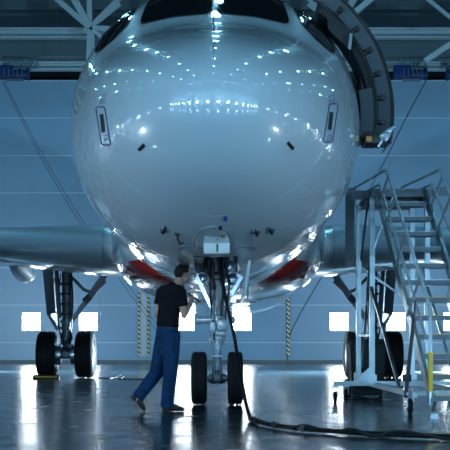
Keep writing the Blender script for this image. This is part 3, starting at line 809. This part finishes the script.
sp.loft([[dpt(a, R0 - .21, y0 + .0), dpt(a, R0 - .21, y1 - .1), dpt(a, R0 - .42, y1 - .12), dpt(a, R0 - .42, y0 + .04)] for a in AA])
link('slide_pack', sp, M['doorgrey'], door, angle=50)
bt = MB(); bt.box(W(370.5, 140, 15.55), (.20, .4, .16), bevel=.02); link('girt_bar', bt, M['black'], door)
link('girt_marker', MB().box(W(369, 139, 15.32), (.07, .02, .07), bevel=.004), M['amber'], door)
cr = MB()
for k in range(9):
    p = W(380 + 1.3*k, 143 - 1.0*k - (k % 3)*3, 15.42); cr.box(p, (.035, .10, .14), rot=Quaternion((0, 1, 0), .5 + .3*(k % 3)) @ Quaternion((1, 0, 0), .4*(k % 2)), bevel=.005)
link('hinge_fittings', cr, M['steel'], door)
arm = MB()
arm.tube(catmull([W(352, 75, 16.4), W(357, 84, 16.0), W(364, 90, 15.8), W(372, 92, 15.9)], 5), .055, 10); arm.tube(catmull([W(350, 92, 16.6), W(358, 98, 16.2), W(366, 96, 15.9)], 5), .05, 10)
arm.tube([W(356, 50, 15.9), W(358, 62, 15.8), W(366, 70, 15.8)], .05, 10); arm.box(W(364, 84, 15.9), (.14, .3, .34), bevel=.03); arm.box(W(357, 90, 16.1), (.16, .2, .2), bevel=.03)
arm.tube([W(356, 103, 16.2), W(362, 100, 16), W(366, 82, 15.9)], .03, 8); arm.tube([W(360, 106, 16.2), W(359, 78, 16.0)], .035, 8)
for k in range(7): arm.tube([W(355 + k*2, 80 + (k*5) % 13, 15.9), W(357 + k*2, 96 + (k*3) % 8, 15.9)], .018, 6)
link('hinge_arm', arm, M['black'], door)
bp = MB(); q = [W(327, 10.5, 15.3), W(328, 29, 15.3), W(350, 50, 15.4), W(353, 33, 15.4)]; n = V((0, .05, 0)); bp.loft([q, [v + n for v in q]])
link('lining_panel', bp, M['doordark'], door, smooth=False)
bq = MB(); q = [W(350, 33, 15.28), W(352.6, 34, 15.28), W(351, 49.5, 15.28), W(348, 48, 15.28)]; bq.loft([q, [v + n for v in q]])
link('lining_edge', bq, M['gearpaint'], door, smooth=False)
# doorway (dark opening with sill) on the skin behind it
dw = MB(); AW = [math.radians(-14 + k*2.6) for k in range(29)]
def fsk(a, y, off):
    top, bot, hw, zm = sec(y - Y0); s, c = math.sin(a), math.cos(a)
    return V(((hw + off)*c, y, zm + ((top - zm + off) if s > 0 else (zm - bot + off))*s))
dw.loft([[fsk(a, 16.45, .006), fsk(a, 17.3, .006), fsk(a, 17.3, -.1), fsk(a, 16.45, -.1)] for a in AW])
link('doorway', dw, M['black'], fus, angle=50)

# ------------------------------------------------------------------ ground hose
pts = [W(221, 256, 16.60), W(222, 276, 16.52), W(225, 296, 16.52), W(229.5, 316, 16.54), W(234.5, 338, 16.5), W(238, 360, 16.25), W(241.5, 380, 15.6), W(244, 394, 14.9), W(247, 408, 14.2)]
def G(px, py, r=.03):      # point on the floor
    d = CZ*F/(py - PY); p = W(px, py, d); p.z = r; return p
pts += [G(250.5, 420.5, .035), G(254, 423.5, .035), G(262, 426, .035), G(280, 429.5, .035), G(300, 432, .035), G(330, 434.5, .035), G(365, 437, .035), G(400, 438.5, .035), G(450, 440.5, .035), G(500, 444, .035)]
hose = tag(link('ground_hose', MB().tube(catmull(pts, 10), .024, 14), M['hose']), 'thick black hose from the nose gear snaking over the floor to the right', 'hose')
for i, (px, py) in enumerate(((252.5, 422.5), (257, 424.8), (275, 428.7), (301, 432.2))):
    a, b = G(px - 1.5, py - .4, .04), G(px + 1.5, py + .4, .04); link('coupling', MB().tube([a, b], .036, 12), M['black'], hose)
c2 = MB()
c2.tube(catmull([G(258, 425.5, .06), G(285, 430.5, .025), G(305, 432.5, .07), G(330, 433.8, .02), G(352, 436.3, .07), G(375, 438.5, .02), G(400, 438.5, .07), G(450, 441.5, .02), G(500, 445, .03)], 8), .015, 8)
tag(link('power_cable', c2, M['black']), 'thinner black cable lying along the thick hose on the floor', 'cable')

# cord and rag on floor at left behind the man
cd = MB(); cd.tube(catmull([G(98, 378.3, .012), G(112, 378.5, .012), G(120, 376, .012), G(124, 375.5, .012), G(123, 378, .012), G(119, 379.5, .012), G(132, 379.6, .012), G(150, 380, .012), G(165, 383, .012)], 8), .014, 6)
tag(link('air_line', cd, M['black']), 'thin dark cord looped on the floor left of the man', 'cord')

# wheel chock
def chock(px0, px1, d, label):
    x0, x1 = wp(px0, d), wp(px1, d); r = empty('wheel_chock', ((x0+x1)/2, d, 0)); tag(r, label, 'wheel chock')
    b = MB(); b.loft([[V((x, d - .10, 0)), V((x, d + .10, 0)), V((x, d + .06, .10)), V((x, d - .05, .10))] for x in (x0, x1)])
    link('block', b, M['black'], r, smooth=False)
    link('stripe', MB().box(((x0+x1)/2, d - .079, .055), (x1 - x0 - .1, .012, .03), rot=Quaternion((1, 0, 0), -.45)), M['yellow'], r, smooth=False)
    link('rope', MB().tube(catmull([(x0 + .02, d, .05), (x0 - .12, d, .02), (x0 - .25, d - .1, .015)], 5), .012, 6), M['white'], r)
chock(33.5, 59.5, 28.68, 'black and yellow wheel chock in front of the left main wheel')

# ------------------------------------------------------------------ rolling stairs
stairs = tag(empty('rolling_stairs', (2.75, 16.0, 0)), 'aluminium rolling maintenance stairs with platform and handrails at right', 'stairs')
def sxl(d): return 2.57 - (d - 14.0) * .055       # left stringer x
SW = .70
def sz(d): return .25 + (d - 14.0) * .81
for off in (0, SW):
    s = MB(); a = V((sxl(13.85) + off, 13.85, .02)); b = V((sxl(17.45) + off, 17.45, sz(17.45) + .06))
    s.bar(a + V((0, 0, .12)), b, .045, .15); s.box((a.x, a.y + .05, .03), (.09, .18, .06))
    link('stringer', s, M['alu'], stairs, smooth=False)
tread = None
for k in range(12):
    d = 17.3 - .3*k; z = 2.923 - .243*k; x = sxl(d)
    if tread is None:
        t = MB(); c = V((x + SW/2, d, z)); t.box(c, (SW - .045, .24, .03)); t.box(c + V((0, -.115, -.02)), (SW - .045, .02, .055)); t.box(c + V((0, .11, -.02)), (SW - .045, .02, .05))
        for j in range(14): t.tube([c + V((-.30 + j*.046, -.127, -.02)), c + V((-.30 + j*.046, -.124, -.02))], .011, 8)
        tread = link('tread', t, M['tread'], stairs, smooth=False, origin=c); t0 = c.copy()
        n = MB().box(c + V((0, -.10, .018)), (SW - .06, .04, .008)); ns = link('nosing', n, M['alu'], tread, smooth=False)
    else:
        o = tread.copy(); C.objects.link(o); o.location = V((x + SW/2, d, z)) - WL[stairs.name]
        q = ns.copy(); C.objects.link(q); q.parent = o
        if k >= 6:
            q.data = ns.data.copy(); q.data.materials[0] = M['yellow']
def rz(d): return 1.28 + (d - 13.9) * .76
for i, off in enumerate((-.03, SW + .03)):
    h = MB(); X = lambda d: sxl(d) + off
    h.tube([V((X(13.9), 13.9, .15)), V((X(13.9), 13.9, 1.16)), V((X(13.95), 13.96, rz(13.97))), V((X(16.55), 16.55, rz(16.55))), V((X(16.65), 16.68, rz(16.6))), V((X(19.3), 19.2, 3.42)), V((X(19.3), 19.28, 3.36)), V((X(19.3), 19.28, 3.1))], .022, 12)
    h.tube([V((X(14.1), 14.1, rz(14.1) - .5)), V((X(16.9), 16.9, rz(16.9) - .5)), V((X(17.0), 17.2, 3.2)), V((X(19.0), 18.9, 3.24))], .018, 10)
    for d in (14.45, 15.25, 16.0, 16.45):
        h.tube([V((X(d), d, rz(d))), V((X(d + .75), d + .75, sz(d + .75) + .02))], .018, 10)
    link('handrail', h, M['rail'], stairs)
link('yellow_tape', MB().box((sxl(13.9) - .03, 13.9, .55), (.055, .055, .46), bevel=.01), M['yellow'], stairs)
# platform
pf = MB(); pf.box((2.74, 18.3, 3.14), (.86, 1.75, .05))
for sx in (2.33, 3.15): pf.bar((sx, 17.42, 3.09), (sx, 19.2, 3.09), .05, .10)
for y in (17.45, 18.3, 19.15): pf.bar((2.33, y, 3.09), (3.15, y, 3.09), .05, .09)
link('platform', pf, M['tread'], stairs, smooth=False)
for hx, hy, hw_ in ((3.37, 17.5, .34), (2.2, 17.9, .3)): link('hook_bracket', MB().box((hx, hy, 3.13), (hw_, .08, .13)), M['tread'], stairs, smooth=False)
for (x, y) in ((2.32, 17.6), (2.25, 18.75), (3.14, 17.6), (3.10, 18.75)):
    c = MB(); c.bar((x, y, .26), (x, y, 3.07), .09, .075); c.box((x, y - .0, .34), (.13, .12, .14)); link('column', c, M['alu'], stairs, smooth=False)
link('rear_column', MB().bar((2.17, 19.3, 2.15), (2.17, 19.3, 3.42), .1, .14), M['darkgear'], stairs, smooth=False)
bs = MB()
bs.bar((1.74, 17.6, .28), (3.75, 17.6, .28), .07, .07); bs.bar((2.0, 18.75, .24), (3.75, 18.75, .24), .07, .07)
for x in (2.35, 3.15): bs.bar((x + .08, 14.3, .26), (x, 18.75, .26), .06, .07)
bs.bar((2.45, 14.75, .26), (3.25, 14.75, .26), .06, .06)
link('base_frame', bs, M['gearpaint'], stairs, smooth=False)
gs = MB(); gs.loft([[V((2.32, 17.56, .31)), V((2.32, 17.56, .56)), V((2.06, 17.56, .31))], [V((2.32, 17.64, .31)), V((2.32, 17.64, .56)), V((2.06, 17.64, .31))]])
link('gusset', gs, M['alu'], stairs, smooth=False)
br = MB()
br.bar((2.30, 17.62, 1.75), (2.43, 15.6, .30), .04); br.bar((3.14, 17.62, 1.75), (3.20, 15.6, .30), .04)
br.bar((2.30, 18.7, .5), (2.30, 17.65, 2.2), .03); br.bar((2.33, 17.62, 2.05), (3.13, 17.62, 2.05), .035); br.bar((2.27, 18.75, 2.1), (3.12, 18.75, 1.5), .03)
br.bar((2.33, 17.6, 1.0), (2.25, 18.7, 1.0), .035); br.bar((2.3, 17.5, 2.2), (2.62, 17.5, 3.05), .03); br.bar((2.28, 18.7, 2.2), (2.27, 17.7, 3.0), .03)
link('brace', br, M['alu'], stairs, smooth=False)
jr = MB(); jr.tube([W(414, 318, 14.6), W(405.5, 398, 14.6)], .024, 10); jr.tube([W(415.5, 300, 14.6), W(412, 340, 14.6)], .014, 8); jr.box(W(407, 378, 14.6), (.1, .1, .09), bevel=.01)
link('jack_rod', jr, M['black'], stairs)
def caster(x, y, r=.085, zt=.25, m='rubber'):
    f = MB()
    for s in (-1, 1): f.bar((x + s*.035, y, r), (x + s*.04, y + .02, zt - .04), .012, .05, side=(0, 1, 0))
    f.box((x, y + .01, zt - .02), (.11, .11, .03)); f.tube([(x - .05, y, r), (x + .05, y, r)], .014, 8)
    c = link('caster', f, M['steel'], stairs)
    link('caster_wheel', MB().lathe([(.02, -.025), (r*.8, -.025), (r, -.015), (r, .015), (r*.8, .025), (.02, .025)], (x, y, r), (1, 0, 0), 24), M[m], c)
caster(1.77, 17.6); caster(2.42, 14.62, .10, .28); caster(3.25, 14.62, .10, .28); caster(3.7, 17.6); caster(2.05, 18.75, .08, .22); caster(3.7, 18.75, .08, .22)

# dark green wheeled bin behind the stairs
bin_ = tag(empty('wheeled_bin', (2.42, 20.05, 0)), 'dark green wheeled bin standing behind the stair columns', 'bin')
X0, X1, Yb = 2.16, 2.74, 19.5
b = MB(); b.loft([[V((2.22, 19.28, .1)), V((2.72, 19.28, .1)), V((2.72, 19.76, .1)), V((2.22, 19.76, .1))], [V((2.16, 19.2, .9)), V((2.76, 19.2, .9)), V((2.76, 19.82, .9)), V((2.16, 19.82, .9))]])
bmesh.ops.bevel(b.bm, geom=b.bm.edges[:], offset=.03, segments=3, affect='EDGES'); link('body', b, M['green'], bin_)
link('lid', MB().box((2.46, 19.5, .925), (.66, .7, .05), bevel=.02), M['green'], bin_)
link('rib', MB().box((2.46, 19.215, .80), (.58, .03, .04)).box((2.42, 19.235, .45), (.02, .02, .6)), M['green'], bin_, smooth=False)
link('base_skirt', MB().box((2.46, 19.5, .08), (.5, .44, .12), bevel=.03), M['green'], bin_)
for x in (2.2, 2.72): link('wheel', MB().lathe([(.02, -.03), (.08, -.03), (.1, -.02), (.1, .02), (.08, .03), (.02, .03)], (x, 19.72, .1), (1, 0, 0), 24), M['rubber'], bin_)

# ------------------------------------------------------------------ the man
PD = 15.2
def J(px, py, dd=0): return W(px, py, PD + dd)
fd = V((.80, .60, 0)).normalized(); rt = V((.60, -.80, 0)).normalized(); up = V((0, 0, 1))
man = tag(empty('person', (J(168, 400).x, PD, 0)), 'man in black t-shirt and blue trousers standing by the nose gear, back turned', 'person')
pelvis = J(167.5, 331, 0); waist = J(168.5, 316, 0); chest = J(170.5, 299, .02); shl = J(171.5, 290, .03); neck = J(177.5, 284.5, .06); headc = J(182.6, 274.5, .12)
Rsh, Rel, Rwr = J(180.5, 292, -.16), J(184, 315.5, -.13), J(191, 302, .03)
Lsh, Lel, Lwr = J(162, 292, .20), J(157.0, 313.5, .20), J(164, 325, .42)
Rhip, Rkn, Ran = J(171.5, 336, -.08), J(170.5, 372, -.12), J(166.8, 404.5, -.03)
Lhip, Lkn, Lan = J(164.5, 336, .08), J(156.5, 373, .06), J(138.5, 396.5, -.02)
hd_f = (V((.80, .58, -.05))).normalized(); hd_r = hd_f.cross(up).normalized(); hd_u = hd_r.cross(hd_f).normalized()
HM = Matrix((hd_r, hd_f, hd_u)).transposed()      # columns: right, forward, up
Hq = HM.to_quaternion()
def H(x, y, z): return headc + hd_r*x + hd_f*y + hd_u*z
def hand(mb, wr, dirn, palm_n, curl, s=1.0, mirror=1):
    """palm + five fingers; dirn = along the hand, palm_n = direction the palm faces"""
    d = dirn.normalized(); n = (palm_n - d*palm_n.dot(d)).normalized(); t = d.cross(n).normalized() * mirror
    mb.tube([wr - d*.02, wr + d*.03, wr + d*.07, wr + d*.092], [(.018, .026), (.016, .036), (.015, .041), (.013, .038)], 14, side=n)
    L = (.070, .078, .073, .058)
    for i in range(4):
        b0 = wr + d*(.088 - .004*abs(i - 1)) + t*(.030 - .020*i); dd = d.copy(); p = b0 - d*.01; P = [p, b0]; ax = t*mirror
        for j in range(3):
            dd = Quaternion(d.cross(n), curl*(1 + .15*i)) @ dd if True else dd
            b0 = b0 + dd*L[i]*(.45, .32, .26)[j]; P.append(b0)
        mb.tube(P, [.0095, .0095, .009, .0085, .007], 10)
    b0 = wr + d*.025 + t*.030; td = (d*.55 + t*.6 + n*.45).normalized(); P = [b0 - t*.012, b0 + td*.03]
    td = (d*.8 + t*.1 + n*.6).normalized(); P.append(P[-1] + td*.030); td = (d*.7 - t*.35 + n*.6).normalized(); P.append(P[-1] + td*.024)
    mb.tube(P, [.014, .0125, .0105, .0085], 10)
body = MB()
body.ell(H(0, .002, .035), (.077, .098, .092), Hq, 28, 20); body.ell(H(0, .03, -.035), (.062, .068, .078), Hq, 24, 18)
body.ell(H(0, .068, -.088), (.030, .026, .022), Hq); body.ell(H(0, .055, -.05), (.045, .04, .04), Hq)
body.tube([H(0, .092, .022), H(0, .112, -.012), H(0, .118, -.022)], [.009, .014, .012], 10)
body.ell(H(0, .105, -.026), (.018, .014, .009), Hq); body.ell(H(0, .092, .035), (.055, .012, .012), Hq)
body.ell(H(0, .094, -.052), (.024, .010, .006), Hq); body.ell(H(0, .092, -.063), (.021, .010, .006), Hq)
for s in (-1, 1):
    body.ell(H(s*.079, -.006, -.004), (.010, .020, .033), Hq @ Quaternion((0, 0, 1), s*.35)); body.ell(H(s*.05, .07, -.01), (.022, .022, .02), Hq)
body.tube([shl - up*.03, neck, H(0, -.02, -.05)], [.070, .060, .058], 18)
body.tube([pelvis - up*.06, pelvis, waist, chest, shl + up*.0], [(.15, .10), (.16, .115), (.135, .10), (.165, .115), (.13, .085)], 24, side=rt)
for a, b, c in ((Rsh, Rel, Rwr), (Lsh, Lel, Lwr)):
    body.tube([a.lerp(shl, .3), a, a.lerp(b, .5), b], [.055, .058, .048, .040], 16); body.tube([b, b.lerp(c, .3), c], [.042, .043, .027], 16); body.ell(b, (.042, .042, .042))
for a, b, c in ((Rhip, Rkn, Ran), (Lhip, Lkn, Lan)):
    body.tube([a + up*.03, a.lerp(b, .5), b], [.088, .072, .055], 16); body.tube([b, b.lerp(c, .35), c], [.055, .055, .036], 16); body.ell(b, (.056, .056, .056))
hand(body, Rwr, (J(193.3, 294, .10) - Rwr), V((-.7, .45, .25)), .72, mirror=1)
hand(body, Lwr, (J(171, 327, .54) - Lwr), V((.4, -.5, .5)), .35, mirror=-1)
Rtoe = V((J(184, 411).x, PD + .08, .03)); Rheel = V((J(163, 411).x, PD - .03, .03))
Ltoe = V((J(144.3, 411).x, PD + .03, .03)); Lheel = J(132.5, 397.5, .0)
body.tube([Ran, Ran - up*.05], [.04, .045], 12); body.tube([Rheel + up*.03, Rheel.lerp(Rtoe, .5) + up*.02, Rtoe], [.034, .036, .025], 12)
body.tube([Lan, Lheel.lerp(Ltoe, .3), Ltoe], [.036, .036, .024], 12)
def fuse(o, vox, sm=3):
    r = o.modifiers.new('fuse', 'REMESH'); r.mode = 'VOXEL'; r.voxel_size = vox; r.use_smooth_shade = True
    if sm:
        s = o.modifiers.new('soften', 'SMOOTH'); s.factor = .5; s.iterations = sm
bo = link('body', body, M['skin'], man); fuse(bo, .006, 2)
ey = MB()
for s in (-1, 1): ey.ell(H(s*.031, .083, .012), (.013, .012, .010), Hq)
link('eyes', ey, M['eye'], bo)
# hair: cap over the skull, open over face and ears
hr = bmesh.new(); bmesh.ops.create_uvsphere(hr, u_segments=48, v_segments=32, radius=1)
dl = []
for v in hr.verts:
    x, y, z = v.co; n = v.co.copy()
    if y > .35 and z < .55 - .25*(1 - y) : dl.append(v)
    elif y > -.35 and z < -.12 + .0*x: dl.append(v)
    elif z < -.78: dl.append(v)
bmesh.ops.delete(hr, geom=dl, context='VERTS')
for v in hr.verts:
    x, y, z = v.co; k = 1 + .03*math.sin(9*x + 5*z)*math.cos(8*y)
    v.co = H(x*.087*k, y*.107*k - .002, z*.101*k + .037 + (.0 if y > 0 else -.008))
hb = MB(); hb.merge(hr); ho = link('hair', hb, M['hair'], bo)
sd = ho.modifiers.new('thick', 'SOLIDIFY'); sd.thickness = .014; sd.offset = 0
# t-shirt
sh = MB()
hem = J(167.8, 327.5, 0)
sh.tube([hem, J(168.3, 318), waist.lerp(chest, .4), chest, J(171.3, 292.5, .03), J(173.5, 287.5, .04), J(175.8, 285.2, .05)], [(.19, .128), (.18, .125), (.18, .125), (.205, .135), (.20, .115), (.125, .09), (.08, .075)], 28, side=rt)
for a, b in ((Rsh, Rel), (Lsh, Lel)):
    sh.tube([a.lerp(shl, .55) + up*.01, a.lerp(shl, .2) + up*.012, a, a.lerp(b, .35), a.lerp(b, .60)], [.07, .078, .078, .072, .074], 18)
so = link('t_shirt', sh, M['shirt'], man); fuse(so, .010, 6)
# trousers
tr = MB()
tr.tube([J(168, 325), pelvis, J(168, 338)], [(.168, .122), (.178, .135), (.165, .13)], 26, side=rt)
tr.tube([Rhip + up*.05, Rhip, Rhip.lerp(Rkn, .5), Rkn, Rkn.lerp(Ran, .5), Ran.lerp(Rkn, .12), Ran - up*.035], [.11, .118, .108, .092, .088, .084, .088], 20)
tr.tube([Lhip + up*.05, Lhip, Lhip.lerp(Lkn, .5), Lkn, Lkn.lerp(Lan, .5), Lan.lerp(Lkn, .12), Lan + (Lan - Lkn).normalized()*.03], [.11, .118, .106, .092, .086, .080, .084], 20)
for (j, r) in ((Rkn, .093), (Lkn, .094)): tr.ell(j, (r, r, r))
tp = tr; to = link('trousers', tp, M['jeans'], man); fuse(to, .011, 5)
pk = MB(); pk.box(J(176.3, 345, -.17), (.04, .12, .17), rot=Quaternion((0, 0, 1), .3), bevel=.012); pk.box(J(162, 350, -.06), (.03, .10, .15), rot=Quaternion((0, 0, 1), .5), bevel=.01)
pko = link('cargo_pocket', pk, M['jeans'], to)
bl = MB(); bl.tube([J(168, 328.2), J(168, 326.4)], [(.176, .128), (.174, .126)], 26, side=rt); link('belt', bl, M['shoe'], to)
# shoes
def shoe(heel, toe, upv, nm):
    d = (toe - heel).normalized(); s = d.cross(upv).normalized(); u = s.cross(d).normalized(); L = (toe - heel).length
    m = MB(); q = lambda t, z: heel + d*L*t + u*z
    m.tube([q(-.10, .035), q(0, .045), q(.25, .05), q(.5, .042), q(.75, .032), q(.95, .026), q(1.08, .018)], [(.028, .022), (.052, .036), (.058, .040), (.046, .045), (.034, .050), (.026, .042), (.012, .022)], 20, side=u)
    m.tube([q(.10, .05), q(.08, .105)], [(.045, .038), (.042, .036)], 16, side=d)
    o = link('shoe', m, M['shoe'], man); fuse(o, .007, 3)
    k = MB(); k.tube([q(-.12, .004), q(0, .0), q(.25, 0), q(.5, .002), q(.75, 0), q(1, .0), q(1.09, .008)], [(.010, .02), (.012, .038), (.012, .038), (.010, .036), (.010, .046), (.010, .040), (.008, .018)], 16, side=u)
    link('sole', k, M['sole'], o)
Rh = V((Rheel.x + .02, Rheel.y, .012)); Rt_ = V((Rtoe.x - .02, Rtoe.y, .012)); shoe(Rh, Rt_, up, 'r')
Lh = J(131.8, 397.5, -.01); Lt_ = V((J(143, 411).x, PD + .04, .02)); shoe(Lh, Lt_, V((.85, 0, .5)), 'l')
# torch in his hand
tp0 = Rwr + (J(193.3, 294, .10) - Rwr).normalized()*.10
tc = MB(); a = tp0 + V((-.055, .0, .035)); b_ = tp0 + V((.085, .05, -.075))
tag(link('torch', MB().tube([a, a.lerp(b_, .12), a.lerp(b_, .14), b_], [.017, .019, .012, .011], 14), M['black']), 'small black torch held in the raised right hand of the man', 'torch')

tl_ = bpy.data.lights.new('torch_beam', 'SPOT'); tl_.energy = 22; tl_.spot_size = 1.1; tl_.shadow_soft_size = .02; tl_.color = (.6, .8, 1)
tlo = bpy.data.objects.new('torch_beam', tl_); C.objects.link(tlo); tob = bpy.data.objects['torch']; tlo.parent = tob
tlo.location = b_ + (b_ - a).normalized()*.01 - tob.location; tlo.rotation_mode = 'QUATERNION'; tlo.rotation_quaternion = (V((gx, gy, 1.3)) - b_).to_track_quat('-Z', 'Y')
# ------------------------------------------------------------------ added fill lights standing out of frame
def fill_light(x, y, z, tx, ty, tz, power, label, spread=180):  # unseen lamps added to brighten the nose, floor and back wall
    r = tag(empty('fill_light', (x, y, 0)), label, 'fill light')
    m = MB()
    for k in range(3):
        a = 2*PI*k/3 + .4; m.tube([(x, y, .7), (x + .5*math.cos(a), y + .5*math.sin(a), .02)], .014, 8)
    m.tube([(x, y, .6), (x, y, z - .15)], .016, 8); link('tripod', m, M['yellow'], r)
    d = (V((tx, ty, tz)) - V((x, y, z))).normalized(); qq = d.to_track_quat('-Z', 'Y')
    link('lamp_head', MB().box(V((x, y, z)) - d*.06, (.42, .32, .1), rot=qq, bevel=.015), M['black'], r)
    l = bpy.data.lights.new('lamp_light', 'AREA'); l.shape = 'RECTANGLE'; l.size = .36; l.size_y = .26; l.energy = power; l.spread = math.radians(70 if tz == 0 else spread); l.color = (.62, .84, 1)
    lo = bpy.data.objects.new('lamp_light', l); C.objects.link(lo); lo.parent = r
    lo.location = V((0, 0, z)) + d*.01; lo.rotation_mode = 'QUATERNION'; lo.rotation_quaternion = qq
fill_light(6.3, 12.2, .9, .8, 14.0, 2.3, 70, 'yellow tripod fill light added beyond the right edge of the picture')
fill_light(-6.3, 13.0, 1.4, -1.0, 16.5, 2.2, 110, 'yellow tripod fill light added beyond the left edge of the picture')
fill_light(8.2, 36.0, 1.5, 2.8, 34.5, 0, 4200, 'added tripod fill light at right lighting the floor behind the airliner')
fill_light(-8.9, 36.0, 1.1, -4.2, 35.4, 0, 900, 'added tripod fill light at left lighting the floor behind the airliner')
fill_light(9.5, 34.0, 1.8, -2.0, 50, 8.0, 1400, 'added tripod fill light washing the back wall, right of the stairs')
fill_light(-10.0, 34.0, 1.8, 0.0, 50, 8.0, 1200, 'added tripod fill light washing the back wall at left')

# ------------------------------------------------------------------ world, camera
w = bpy.data.worlds.new('world'); scn.world = w; w.use_nodes = True
w.node_tree.nodes['Background'].inputs[0].default_value = (.02, .045, .07, 1); w.node_tree.nodes['Background'].inputs[1].default_value = .3
cd_ = bpy.data.cameras.new('camera'); co = bpy.data.objects.new('camera', cd_); C.objects.link(co)
co.location = cam; co.rotation_euler = (PI/2, 0, 0)
cd_.sensor_width = 36; cd_.lens = F/450*36; cd_.shift_y = (PY - 225)/450; cd_.shift_x = (225 - PX)/450
cd_.clip_end = 300; cd_.clip_start = .1
scn.camera = co
scn.view_settings.view_transform = 'Standard'; scn.view_settings.look = 'None'
scn.view_settings.exposure = 0.0; scn.view_settings.gamma = 1; scn.view_settings.use_curve_mapping = False
